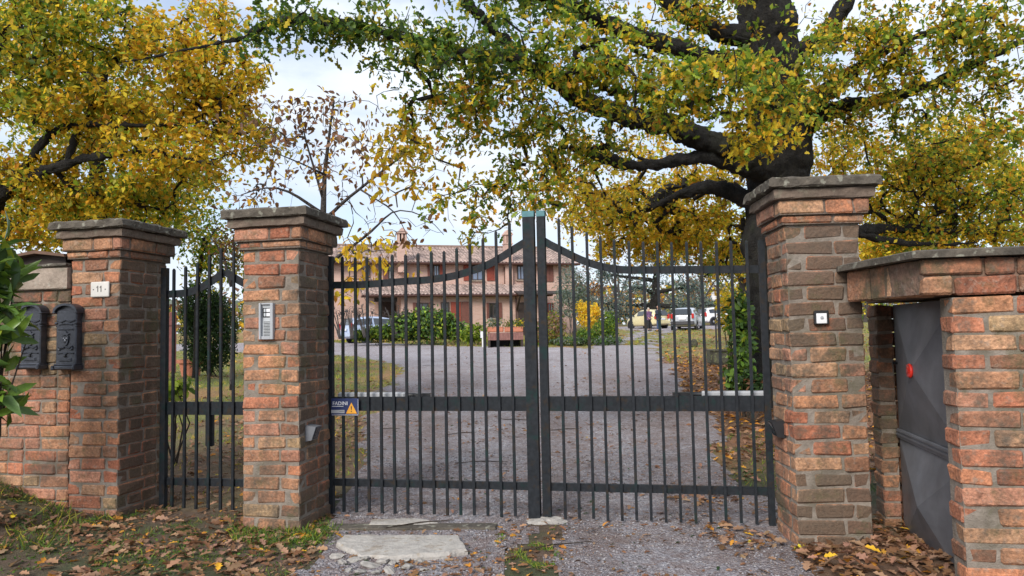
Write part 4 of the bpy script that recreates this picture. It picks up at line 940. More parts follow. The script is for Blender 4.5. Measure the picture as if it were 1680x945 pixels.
# pot, post and statue behind the pedestrian gate
g = on_ground(313, 617); s = g.y/1200
t = thing('terracotta_pot', 'large terracotta pot with a rolled rim on the grass behind the narrow gate', 'plant pot', tuple(g))
b = MB(); r = 21*s; h = 27*s; b.lathe([(r*0.66, 0), (r*0.85, h*0.8), (r*1.02, h*0.8), (r*1.05, h), (r*0.92, h), (r*0.88, h*0.86)], 24); b.build('pot', M['terracotta'], t, smooth=False)
b = MB(); b.lathe([(r*0.87, h*0.80), (r*0.87, h*0.87)], 24); b.build('soil', M['soil'], t)
t = thing('garden_statue', 'little dark statue of a standing figure rising from the terracotta pot', 'statue', (g.x, g.y, g.z+h*0.87))
b = MB(); b.lathe([(0.07, 0), (0.07, 0.03), (0.045, 0.05), (0.05, 0.12), (0.035, 0.2), (0.055, 0.27), (0.02, 0.31)], 12); b.ellipsoid((0, 0, 0.345), (0.033, 0.036, 0.045), 10, 8); b.tube([(-0.05, 0, 0.27), (-0.085, -0.02, 0.19), (-0.03, -0.06, 0.15)], [0.018, 0.016, 0.012], 7); b.tube([(0.05, 0, 0.27), (0.08, -0.02, 0.2), (0.07, -0.04, 0.12)], [0.018, 0.016, 0.012], 7); b.build('figure', M['dark_stone'], t, smooth=True)
g = on_ground(283, 612); zt = hit(283, 512, g, Vector((0, 1, 0))).z-g.z
t = thing('wooden_post', 'reddish weathered wooden board post glimpsed at the hinge side of the narrow gate', 'post', tuple(g))
b = MB(); b.box((0, 0, zt/2), (0.20, 0.06, zt), None, 0.01); b.box((-0.15, 0.02, zt*0.45), (0.18, 0.05, zt*0.9), None, 0.01); b.build('board', M['red_wood'], t)
b = MB(); b.box((-0.05, -0.045, zt*0.8), (0.34, 0.03, 0.08), None, 0.004); b.build('batten', M['red_wood'], t)

# ------------------------------------------------------------------ cars
def car(label, loc, rz, paint, st, L, W, H, rear_plate=False):
    """st: stations along x (rear at 0): (x, z_low, z_belt, z_top, half_low, half_belt, half_top)"""
    t = thing('parked_car', label, 'car', tuple(loc), rz)
    b = MB(); rings = []
    for (x, zl, zb, zt, wl_, wb, wt) in st:
        zm = zl+(zb-zl)*0.55
        half = [(wl_*0.9, zl), (wl_, zl+0.06), (wl_*1.0, zm), (wb, zb), ((wb+wt)/2+0.015, (zb+zt)/2), (wt, zt-0.05*min(1, (zt-zb)*4)), (wt*0.8, zt)]
        ring = half+[(-a, z) for a, z in half[::-1]]; rings.append(ring)
    ids = [b.pts([(x[0], y, z) for y, z in r]) for x, r in zip(st, rings)]; n = len(rings[0])
    for a, c in zip(ids, ids[1:]):
        for j in range(n): b.face(a+j, a+(j+1) % n, c+(j+1) % n, c+j)
    b.face(*[ids[0]+j for j in range(n)]); b.face(*[ids[-1]+j for j in range(n)][::-1])
    o = b.build('body', M[paint], t, smooth=True)
    md = o.modifiers.new('bev', 'SUBSURF'); md.levels = 1; md.render_levels = 1
    for sgn in (1, -1):
        for k in range(len(st)-1):
            A, B = st[k], st[k+1]
            if A[3]-A[2] > 0.3 and B[3]-B[2] > 0.3 or (A[3]-A[2] > 0.3 and B[3]-B[2] > 0.12) or (B[3]-B[2] > 0.3 and A[3]-A[2] > 0.12):
                q = []
                for S, fx in ((A, 0.06), (B, -0.06)):
                    for f in (0.12, 0.80):
                        z = S[2]+(S[3]-0.05-S[2])*f; y = (S[5]+(S[6]-S[5])*f)+0.016; q.append(Vector((S[0]+fx, sgn*y, z)))
                b = MB(); b.quad(q[0], q[2], q[3], q[1]); b.prism([q[0], q[2], q[3], q[1]], (0, 0, 0), (0, sgn*0.012, 0)); b.build('side_window', M['car_glass'], t)
    def screen(name, k0, k1):
        A, B = st[k0], st[k1]
        (xl, zl, wl_), (xh, zh, wh) = ((A[0], A[2], A[5]), (B[0], B[3], B[6])) if B[3] > A[3] else ((B[0], B[2], B[5]), (A[0], A[3], A[6]))
        s = 0.03 if xl < xh else -0.03
        q = [Vector((xl+(xh-xl)*f-s, sg*(wl_+(wh-wl_)*f)*0.86, zl+(zh-zl)*f)) for f, sg in ((0.15, -1), (0.15, 1), (0.88, 1), (0.88, -1))]
        b = MB(); b.prism(q, (0, 0, 0), (-s*0.7, 0, 0.01)); b.build(name, M['car_glass'], t)
    screen('rear_window', 0, 1); screen('windscreen', len(st)-3, len(st)-4 if False else len(st)-4)
    for x in (0.19*L, 0.80*L):
        for sgn in (1, -1):
            b = MB(); b.lathe([(0.22, -0.10), (0.30, -0.10), (0.315, -0.06), (0.315, 0.06), (0.30, 0.10), (0.22, 0.10)], 20, (x, sgn*(W/2-0.10), 0.315), 'Y'); wh = b.build('wheel', M['tyre'], t)
            b = MB(); b.lathe([(0.20, 0.085), (0.21, 0.09), (0.09, 0.095), (0.05, 0.11)] if sgn > 0 else [(0.20, -0.085), (0.21, -0.09), (0.09, -0.095), (0.05, -0.11)], 20, (x, sgn*(W/2-0.095), 0.315), 'Y'); b.build('rim', M['rim'], wh)
            b = MB(); b.lathe([(0.385, -0.05), (0.385, 0.045)], 22, (x, sgn*(W/2-0.05), 0.33), 'Y'); b.build('wheel_arch', M['bumper_dark'], t)
    R = st[0]
    for sgn in (1, -1):
        b = MB(); b.box((R[0]+0.02, sgn*(R[5]-0.10), R[2]-0.02), (0.16, 0.16, 0.34), None, 0.03); b.build('tail_light', M['tail_red'], t)
        Fz = st[-1]; b = MB(); b.box((Fz[0]-0.05, sgn*(Fz[5]-0.16), Fz[2]-0.10), (0.14, 0.30, 0.13), None, 0.03); b.build('headlight', M['lamp_clear'], t)
    b = MB(); b.box((R[0]-0.01, 0, R[1]+0.16), (0.14, W*0.90, 0.26), None, 0.04); b.build('rear_bumper', M['bumper_dark'] if rear_plate else M[paint], t)
    b = MB(); b.box((R[0]-0.045, 0, R[2]-0.20), (0.03, 0.50, 0.12), None, 0.004); b.build('number_plate', M['white_plastic'], t)
    for sgn in (1, -1):
        k = len(st)-4; b = MB(); b.box((st[k][0]+0.25, sgn*(W/2+0.06), st[k][2]+0.06), (0.10, 0.16, 0.11), None, 0.03); b.build('mirror', M['bumper_dark'], t)
    return t
hatch = [(0.0, 0.32, 0.92, 0.95, 0.70, 0.72, 0.60), (0.28, 0.22, 0.96, 1.42, 0.79, 0.77, 0.58), (1.2, 0.20, 0.95, 1.52, 0.81, 0.79, 0.60), (2.1, 0.20, 0.93, 1.48, 0.81, 0.79, 0.58), (2.72, 0.20, 0.92, 1.00, 0.81, 0.78, 0.60), (3.35, 0.22, 0.80, 0.86, 0.79, 0.72, 0.58), (3.58, 0.28, 0.62, 0.66, 0.70, 0.62, 0.5)]
suv = [(0.0, 0.36, 1.02, 1.06, 0.80, 0.82, 0.68), (0.35, 0.26, 1.06, 1.56, 0.90, 0.87, 0.66), (1.5, 0.24, 1.04, 1.66, 0.91, 0.89, 0.69), (2.6, 0.24, 1.02, 1.60, 0.91, 0.89, 0.66), (3.25, 0.24, 1.00, 1.10, 0.91, 0.88, 0.68), (4.1, 0.26, 0.92, 0.98, 0.89, 0.82, 0.66), (4.4, 0.34, 0.70, 0.76, 0.80, 0.72, 0.58)]
estate = [(0.0, 0.30, 0.95, 1.00, 0.78, 0.80, 0.66), (0.22, 0.22, 0.98, 1.42, 0.87, 0.85, 0.64), (1.3, 0.20, 0.97, 1.52, 0.88, 0.86, 0.66), (2.5, 0.20, 0.95, 1.46, 0.88, 0.86, 0.62), (3.3, 0.20, 0.93, 1.00, 0.88, 0.84, 0.66), (4.3, 0.22, 0.80, 0.86, 0.86, 0.78, 0.62), (4.55, 0.30, 0.60, 0.66, 0.76, 0.66, 0.52)]
def ground_at(u, Y): x = P(u, 540, Y).x; return Vector((x, Y, hz(x, Y)+0.01))
car('small pale yellow hatchback parked on the drive beyond the two people', ground_at(1087, 55.0), math.radians(118), 'paint_yellow', hatch, 3.58, 1.62, 1.52)
car('silver hatchback seen from behind, parked right of the yellow car', ground_at(1120, 51.0), math.radians(68), 'paint_silver', suv, 4.4, 1.82, 1.66, True)
car('white car mostly hidden by a tree trunk, farthest right of the parked cars', ground_at(1150, 60.0), math.radians(25), 'paint_white', hatch, 3.58, 1.62, 1.3)
car('pale blue estate car half hidden behind the bare shrubs by the house', ground_at(566, 40.5), math.radians(40), 'paint_blue', estate, 4.55, 1.76, 1.52)

# ------------------------------------------------------------------ people
def skin_mesh(name, verts, edges, mat, parent, root=0, sub=2):
    me = bpy.data.meshes.new(name+'_tmp'); me.from_pydata([v[:3] for v in verts], edges, [])
    o = bpy.data.objects.new(name+'_tmp', me); COL.objects.link(o)
    o.modifiers.new('skin', 'SKIN'); ss = o.modifiers.new('sub', 'SUBSURF'); ss.levels = ss.render_levels = sub
    for k, sv in enumerate(me.skin_vertices[0].data):
        r = verts[k][3]; sv.radius = r if hasattr(r, '__len__') else (r, r); sv.use_root = (k == root)
    dg = bpy.context.evaluated_depsgraph_get(); dg.update()
    m2 = bpy.data.meshes.new_from_object(o.evaluated_get(dg)); m2.name = name
    bpy.data.objects.remove(o); bpy.data.meshes.remove(me)
    m2.materials.clear(); m2.materials.append(mat)
    for p in m2.polygons: p.use_smooth = True
    q = bpy.data.objects.new(name, m2); COL.objects.link(q); q.parent = parent; return q
def person(label, loc, rz, H, top, legs, hair, arm_l, arm_r, long_hair=False, coat_len=0.42, bulk=1.0):
    t = thing('person', label, 'person', tuple(loc), rz); k = H/1.75
    def S(v): return [(x*k, y*k, z*k, tuple(q*k for q in r) if hasattr(r, '__len__') else r*k) for x, y, z, r in v]
    # continuous body: pelvis, spine, neck, head; legs; arms (facing -y)
    v = [(0, 0, 0.95, (0.15, 0.10)), (0, 0, 1.15, (0.135, 0.09)), (0, 0.01, 1.36, (0.16, 0.095)), (0, 0.01, 1.47, (0.06, 0.055)), (0, 0, 1.53, (0.05, 0.05)), (0, -0.02, 1.60, (0.075, 0.09)), (0, -0.015, 1.69, (0.07, 0.085)),
         (0.09, 0, 0.86, 0.085), (0.10, -0.01, 0.50, 0.058), (0.10, 0.01, 0.10, 0.042), (0.105, -0.12, 0.045, 0.04),
         (-0.09, 0, 0.86, 0.085), (-0.11, -0.03, 0.50, 0.058), (-0.12, -0.02, 0.10, 0.042), (-0.13, -0.15, 0.045, 0.04),
         (0.185, 0.01, 1.41, 0.058), (*arm_l[0], 0.045), (*arm_l[1], 0.034), (*arm_l[2], 0.036),
         (-0.185, 0.01, 1.41, 0.058), (*arm_r[0], 0.045), (*arm_r[1], 0.034), (*arm_r[2], 0.036)]
    e = [(0, 1), (1, 2), (2, 3), (3, 4), (4, 5), (5, 6), (0, 7), (7, 8), (8, 9), (9, 10), (0, 11), (11, 12), (12, 13), (13, 14), (2, 15), (15, 16), (16, 17), (17, 18), (2, 19), (19, 20), (20, 21), (21, 22)]
    skin_mesh('body', S(v), e, M['skin'], t)
    g = 1.13*bulk
    cv = [(0, 0, 0.97-0.0, (0.175*g, 0.13*g)), (0, 0, 1.15, (0.15*g, 0.11*g)), (0, 0.01, 1.37, (0.165*g, 0.105*g)), (0, 0.01, 1.475, (0.075, 0.07)), (0, 0, 0.97-coat_len*0.45, (0.18*g, 0.14*g)),
          (0.19, 0.01, 1.41, 0.068*g), (*arm_l[0], 0.058*g), (*arm_l[1], 0.046*g), (-0.19, 0.01, 1.41, 0.068*g), (*arm_r[0], 0.058*g), (*arm_r[1], 0.046*g)]
    skin_mesh('jacket', S(cv), [(0, 1), (1, 2), (2, 3), (0, 4), (2, 5), (5, 6), (6, 7), (2, 8), (8, 9), (9, 10)], M[top], t)
    lv = [(0, 0, 0.95, (0.16, 0.12)), (0.092, 0, 0.84, 0.10), (0.10, -0.01, 0.50, 0.073), (0.10, 0.01, 0.12, 0.062), (-0.092, 0, 0.84, 0.10), (-0.11, -0.03, 0.50, 0.073), (-0.12, -0.02, 0.12, 0.062)]
    skin_mesh('trousers', S(lv), [(0, 1), (1, 2), (2, 3), (0, 4), (4, 5), (5, 6)], M[legs], t)
    hv = [(0, 0.035, 1.60, (0.085, 0.075)), (0, 0.015, 1.70, (0.083, 0.092)), (0, -0.02, 1.745, (0.06, 0.07))]+([(0, 0.055, 1.50, (0.075, 0.05))] if long_hair else [])
    skin_mesh('hair', S(hv), [(0, 1), (1, 2)]+([(0, 3)] if long_hair else []), M[hair], t)
    b = MB()
    b.tube([Vector((0, -0.10, 1.635))*k, Vector((0, -0.128, 1.60))*k], [0.012*k, 0.017*k], 7)                   # nose
    for s in (-1, 1): b.ellipsoid(Vector((s*0.08, 0.0, 1.61))*k, (0.012*k, 0.022*k, 0.034*k), 8, 6)             # ears
    b.build('face_relief', M['skin'], t, smooth=True)
    b = MB()
    for s in (-1, 1): b.ellipsoid(Vector((s*0.032, -0.098, 1.635))*k, (0.013*k, 0.009*k, 0.008*k), 8, 5)
    b.build('eyes', M['ink'], t, smooth=True)
    b = MB(); b.box(Vector((0, -0.103, 1.562))*k, (0.045*k, 0.012*k, 0.010*k)); b.build('mouth', M['tail_red'] if False else M['shutter_brown'], t)
    for sx, yy in ((0.103, -0.06), (-0.127, -0.09)):
        b = MB(); b.ellipsoid(Vector((sx, yy, 0.05))*k, (0.055*k, 0.14*k, 0.055*k), 12, 7); b.build('shoe', M['shoe'], t, smooth=True)
    for (a, s) in ((arm_l, 1), (arm_r, -1)):                                                                        # hands with five fingers
        w_, h_ = Vector(a[1]), Vector(a[2]); d = (h_-w_).normalized(); side = d.cross(Vector((0, -1, 0.2))).normalized()
        b = MB()
        for j in range(4):
            o = h_+side*(j-1.5)*0.019; L = (0.070, 0.082, 0.078, 0.060)[j]; p = [o, o+d*L*0.5, o+d*L*0.85+Vector((0, -0.02, 0))]; b.tube([q*k for q in p], [0.009*k, 0.0085*k, 0.007*k], 6)
        b.tube([(h_+side*0.03*s)*k, (h_+side*0.055*s+d*0.03)*k, (h_+side*0.05*s+d*0.06)*k], [0.011*k, 0.010*k, 0.008*k], 6); b.build('fingers', M['skin'], t, smooth=True)
    return t
person('standing person with pale hair in a purple patterned jacket and black trousers', ground_at(1065, 51.5), math.radians(40), 1.62, 'jacket_purple', 'trousers_black', 'hair_grey', ((0.25, -0.02, 1.16), (0.18, -0.20, 1.06), (0.10, -0.27, 1.10)), ((-0.25, 0.0, 1.16), (-0.22, -0.14, 0.98), (-0.19, -0.20, 0.92)), True)
person('taller standing person in a dark navy coat and jeans facing the yellow car', ground_at(1081, 50.0), math.radians(-75), 1.80, 'coat_navy', 'jeans', 'hair_dark', ((0.26, 0.0, 1.15), (0.26, -0.08, 0.92), (0.25, -0.12, 0.84)), ((-0.26, 0.02, 1.15), (-0.23, -0.16, 0.98), (-0.17, -0.24, 0.96)), False, 0.5, 1.08)
# ================================================================== FOLIAGE TOOLS
G = dict(green=(0.125, 0.215, 0.028), lime=(0.33, 0.41, 0.04), olive=(0.35, 0.32, 0.04), yellow=(0.80, 0.59, 0.045), gold=(0.74, 0.43, 0.035), orange=(0.56, 0.25, 0.035), brown=(0.21, 0.105, 0.05), deep=(0.030, 0.060, 0.018), grey=(0.24, 0.28, 0.23), blue=(0.12, 0.175, 0.165), tan=(0.33, 0.19, 0.115), dgreen=(0.070, 0.13, 0.033))
def cols(mixd, n, r=rng):
    k = [q for q in mixd if q[0] != '_']; p = np.array([mixd[q] for q in k], float); p /= p.sum(); c = np.array([G[q] for q in k])[r.choice(len(k), n, p=p)]
    return c*r.uniform(0.72, 1.28, (n, 1))*r.uniform(0.92, 1.08, (n, 3))
def T_oak():
    mid = [(0, 0), (0.30, 0), (0.62, 0), (1.0, 0)]; up = [(0.10, 0.05), (0.24, 0.20), (0.36, 0.10), (0.55, 0.29), (0.70, 0.14), (0.86, 0.20)]
    V = [(x, 0, 0) for x, _ in mid]; tri = []
    for s in (1, -1):
        o = len(V); V += [(x, s*y, 0.32*y) for x, y in up]
        t = [(0, o, 1), (o, o+1, 1), (1, o+1, o+2), (1, o+2, 2), (2, o+2, o+3), (2, o+3, o+4), (2, o+4, 3), (3, o+4, o+5)]
        tri += t if s < 0 else [q[::-1] for q in t]
    V = np.array(V, float); V[:, 2] -= 0.18*V[:, 0]**2; return V, np.array(tri)
def T_ell(w=0.24, curl=0.25):
    V = np.array([(0, 0, 0), (0.5, 0, 0), (1, 0, 0), (0.28, w, w*0.35), (0.68, w*0.85, w*0.35), (0.28, -w, w*0.35), (0.68, -w*0.85, w*0.35)], float)
    V[:, 2] -= curl*V[:, 0]**2; return V, np.array([(0, 1, 3), (1, 4, 3), (1, 2, 4), (0, 5, 1), (1, 5, 6), (1, 6, 2)])
def T_kite(w=0.30):
    return np.array([(0, 0, 0), (0.45, w, 0.09), (1, 0, -0.06), (0.45, -w, 0.09)], float), np.array([(0, 2, 1), (0, 3, 2)])
def frames(n, droop=0.25, r=rng, normal=None, up=0.55):
    """random leaf frames: x along the leaf, z its face"""
    x = r.normal(size=(n, 3)); x[:, 2] -= droop; x /= np.linalg.norm(x, axis=1, keepdims=True)
    z = r.normal(size=(n, 3)); z[:, 2] += up*2
    if normal is not None: z += normal*1.6
    z -= x*(z*x).sum(1, keepdims=True); z /= np.linalg.norm(z, axis=1, keepdims=True)
    return np.stack([x, np.cross(z, x), z], -1)
def leaves(Pn, size, C, tmpl, R):
    TV, TF = tmpl; n = len(Pn); k = len(TV)
    V = np.einsum('nij,kj->nki', R, TV)*size[:, None, None]+Pn[:, None, :]
    F = TF[None]+(np.arange(n)*k)[:, None, None]
    return V.reshape(-1, 3), F.reshape(-1, 3), np.repeat(np.concatenate([C, np.ones((n, 1))], 1), k, 0)
def join(parts):
    V = []; F = []; C = []; o = 0
    for v, f, c in parts: V.append(v); F.append(f+o); C.append(c); o += len(v)
    return np.concatenate(V), np.concatenate(F), np.concatenate(C)
def Pn(u, v, d):
    """photograph direction plus distance -> scene coordinates, vectorised"""
    u, v, d = (np.asarray(q, float) for q in (u, v, d)); c = np.stack([(u-CU)/FPX, (CV-v)/FPX, -np.ones_like(u+v)], -1) @ np.array(RM).T
    return c*(d/c[..., 1])[..., None]+np.array([0, 0, CAM_Z])
def local(V, t): return V-np.array(t.location)
OAK, ELL, KITE, LONG = T_oak(), T_ell(), T_kite(), T_ell(0.15, 0.35)

def grow(limbs, targets, r, step=0.22, wob=0.06, tip=0.0035, minr=0.0, power=2.2):
    """limbs: list of polylines [(point,radius)...]; twigs reach out from the nearest wood to every target. returns tubes, twig points"""
    pos = []; rad = []
    for L in limbs:
        for (a, ra), (b, rb) in zip(L, L[1:]):
            m = max(1, int((b-a).length/0.12))
            for j in range(m): q = a.lerp(b, j/m); pos.append((q.x, q.y, q.z)); rad.append(ra+(rb-ra)*j/m)
        pos.append(tuple(L[-1][0])); rad.append(L[-1][1])
    n0 = len(pos); cap = len(pos)+len(targets)*26
    N = np.zeros((cap, 3)); N[:n0] = pos; par = np.full(cap, -1); n = n0
    d0 = np.array([np.min(((N[:n0]-t)**2).sum(1)) for t in targets]); order = np.argsort(d0); chains = []
    base = np.zeros(cap); base[:n0] = rad; pen = np.zeros(cap); pen[:n0] = np.clip(np.array(rad)-0.08, 0, 1)*2.0
    for k in order:
        t = targets[k]; dd = np.sqrt(((N[:n]-t)**2).sum(1))+pen[:n]; j = int(np.argmin(dd)); a = N[j].copy(); L = np.linalg.norm(t-a)
        m = min(24, max(2, int(L/step)+1)); ch = [j]
        bend = r.normal(size=3)*L*0.16; bend[2] += L*0.06
        for q in range(1, m+1):
            f = q/m; p = a+(t-a)*f+bend*math.sin(math.pi*f)*0.8
            if q < m: p = p+r.normal(size=3)*wob*min(1, L)*0.5
            N[n] = p; par[n] = ch[-1]; ch.append(n); n += 1
        chains.append(ch)
    w = np.zeros(n); w[n0:] = 0.0
    for ch in chains: w[ch[-1]] += tip**power
    for i in range(n-1, n0-1, -1): w[par[i]] += w[i] if par[i] >= 0 else 0
    R = np.maximum(w, tip**power)**(1/power); R[n0:] = np.minimum(R[n0:], 0.12)
    return N[:n], R, chains, n0, base
def V3(q): return Vector((float(q[0]), float(q[1]), float(q[2])))
def tree(name, label, cat, limbs, clusters, r, leafn=11, lsize=(0.07, 0.115), tmpl=None, bark='oak_bark', tip=0.0034, spread=0.15, group=None, wild=0.0, leafmat='leaf', step=0.22, far=False, droop=0.3, spray=4):
    """limbs in (u,v,distance,radius); clusters in (u,v,distance,ru,rv,rdepth,count,colour mix): crown volumes standing at their own distance"""
    LM = [[(P(u, v, d), ra) for u, v, d, ra in L] for L in limbs]
    b0 = LM[0][0][0]; t = thing(name, label, cat, (b0.x, b0.y, hz(b0.x, b0.y)), 0.0, group)
    T = []; MX = []
    for (u, v, d, ru, rv, rd, n, mx) in clusters:
        c = Pn(u, v, d); s = d/FPX; m = max(1, n//spray)
        q = r.normal(size=(m, 3)); q /= np.linalg.norm(q, axis=1, keepdims=True); q *= (r.uniform(0, 1, (m, 1))**0.45)
        q = (c+q*np.array([ru*s, rd, rv*s]))[r.integers(0, m, n)]+r.normal(size=(n, 3))*np.array([1, 1, 0.5])*(0.20 if not far else 0.5)
        T.append(q); MX += [mx]*n
    T = np.concatenate(T) if T else np.zeros((0, 3))
    N, R, chains, n0, base = grow(LM, T, r, tip=tip, step=step)
    b = MB(); f = MB()
    for L in LM:                                                              # trunk and limbs with knots and bends
        pts = []; rr = []
        for (a, ra), (c, rc) in zip(L, L[1:]):
            m = max(2, int((c-a).length/0.18))
            for j in range(m): pts.append(a.lerp(c, j/m)); rr.append(ra+(rc-ra)*j/m)
        pts.append(L[-1][0]); rr.append(L[-1][1])
        for _ in range(2): pts = [pts[0]]+[(pts[k-1]+pts[k]*2+pts[k+1])/4 for k in range(1, len(pts)-1)]+[pts[-1]]
        pts = [p+Vector(r.normal(size=3))*min(0.03, q*0.12) if 0 < k < len(pts)-1 else p for k, (p, q) in enumerate(zip(pts, rr))]
        rr = [q*(1+r.uniform(-0.09, 0.09)) for q in rr]; i0 = len(b.v)
        b.tube(pts, rr, 14 if max(rr) > 0.12 else 8)
    for ch in chains:
        if len(ch) < 2: continue
        f.tube([V3(N[i]) for i in ch], [min(R[ch[1]], base[ch[0]] if ch[0] < n0 and base[ch[0]] > 0 else 1)*1.0]+[R[i] for i in ch[1:-1]]+[tip*0.6], 3 if R[ch[1]] < 0.012 else 5, cap=False)
    to = b.build('trunk', M[bark], t, smooth=True, world=True)
    if max(ra for L in LM for _, ra in L) > 0.25:
        tx = bpy.data.textures.get('bark_lumps') or bpy.data.textures.new('bark_lumps', 'CLOUDS'); tx.noise_scale = 0.13; tx.noise_depth = 4
        sb = to.modifiers.new('fine', 'SUBSURF'); sb.levels = sb.render_levels = 2
        dm = to.modifiers.new('lumps', 'DISPLACE'); dm.texture = tx; dm.strength = 0.13; dm.mid_level = 0.5; dm.texture_coords = 'LOCAL'
    f.build('branches', M[bark], t, world=True)
    parts = []
    if leafn:
        pp = []; mm = []; prox = []
        for k, ch in zip(np.argsort(np.array([np.min(((N[:n0]-q)**2).sum(1)) for q in T])), chains):
            m = max(1, int(r.poisson(leafn if len(MX[k]) > 1 else leafn*0.2))); e = N[ch[-1]]; back = N[ch[-2]] if len(ch) > 2 else e
            fr = r.uniform(-1.0, 1.05, (m, 1)); q = back+(e-back)*fr+r.normal(size=(m, 3))*spread
            pp.append(q); mm += [MX[k]]*m
        SZ = np.array([q.get('_s', 1.0) for q in mm]); pp = np.concatenate(pp); C = np.zeros((len(pp), 3))
        key = np.array([id(q) for q in mm])
        for kk in np.unique(key):
            s = key == kk; C[s] = cols(mm[int(np.argmax(s))], int(s.sum()), r)
        hue = fbm(pp[:, 0]*1.9+pp[:, 1], pp[:, 2]*1.9, 77, 3)[:, None]; C = C*(0.80+0.42*hue)
        tm = tmpl or OAK; near = np.linalg.norm(pp, axis=1) < 9.5
        for s, tq in ((near, tm), (~near, KITE if tm is OAK else tm)):
            if s.sum(): parts.append(leaves(pp[s], r.uniform(*lsize, int(s.sum()))*SZ[s], C[s], tq, frames(int(s.sum()), droop, r)))
        V, F, C = join(parts); np_mesh('crown', local(V, t), F, C, M[leafmat], t)
    return t
def bush(name, label, cat, balls, mixd, n, lsize, r, tmpl=None, mat='leaf', group=None, stems=7, bark='brown_bark', lump=0.28, base=None, shell=0.5, droop=0.0):
    """balls: (u,v,distance,ru,rv,rdepth) masses of leaves on stems from the ground"""
    cs = [(Pn(u, v, d), np.array([ru*d/FPX, rd, rv*d/FPX])) for u, v, d, ru, rv, rd in balls]
    c0 = cs[0][0]; bx, by = base or (c0[0], c0[1]); t = thing(name, label, cat, (bx, by, hz(bx, by)), 0.0, group)
    vol = np.array([q[1][0]*q[1][2] for q in cs]); vol /= vol.sum(); parts = []; b = MB()
    for (c, s), w in zip(cs, vol):
        m = max(8, int(n*w)); d = r.normal(size=(m, 3)); d /= np.linalg.norm(d, axis=1, keepdims=True)
        rad = r.uniform(shell**2, 1, m)**0.5*(1-lump+2*lump*fbm(d[:, 0]*3+c[0]*5, d[:, 2]*3+d[:, 1]*2.3, 31, 3))
        q = c+d*s*rad[:, None]; g = hgt(q[:, 0], q[:, 1])+0.02; q[:, 2] = np.maximum(q[:, 2], g+r.uniform(0, 0.06, m))
        C = cols(mixd, m, r)*(0.75+0.5*fbm(q[:, 0]*4, q[:, 2]*4+q[:, 1], 12, 3)[:, None])
        parts.append(leaves(q, r.uniform(*lsize, m), C, tmpl or KITE, frames(m, droop, r, d)))
        for k in range(max(2, int(stems*w+0.5))):
            a = Vector((bx+r.normal()*s[0]*0.18, by+r.normal()*s[1]*0.18, 0)); a.z = hz(a.x, a.y)-0.05
            e = V3(c+r.normal(size=3)*s*0.42); mid = a.lerp(e, 0.5)+Vector((r.normal()*0.06, r.normal()*0.06, 0.05)); rr = 0.010+0.010*min(2.5, s[2]); b.tube([a, mid, e], [rr, rr*0.75, rr*0.3], 5)
    b.build('stems', M[bark], t, world=True)
    V, F, C = join(parts); np_mesh('foliage', local(V, t), F, C, M[mat], t); return t

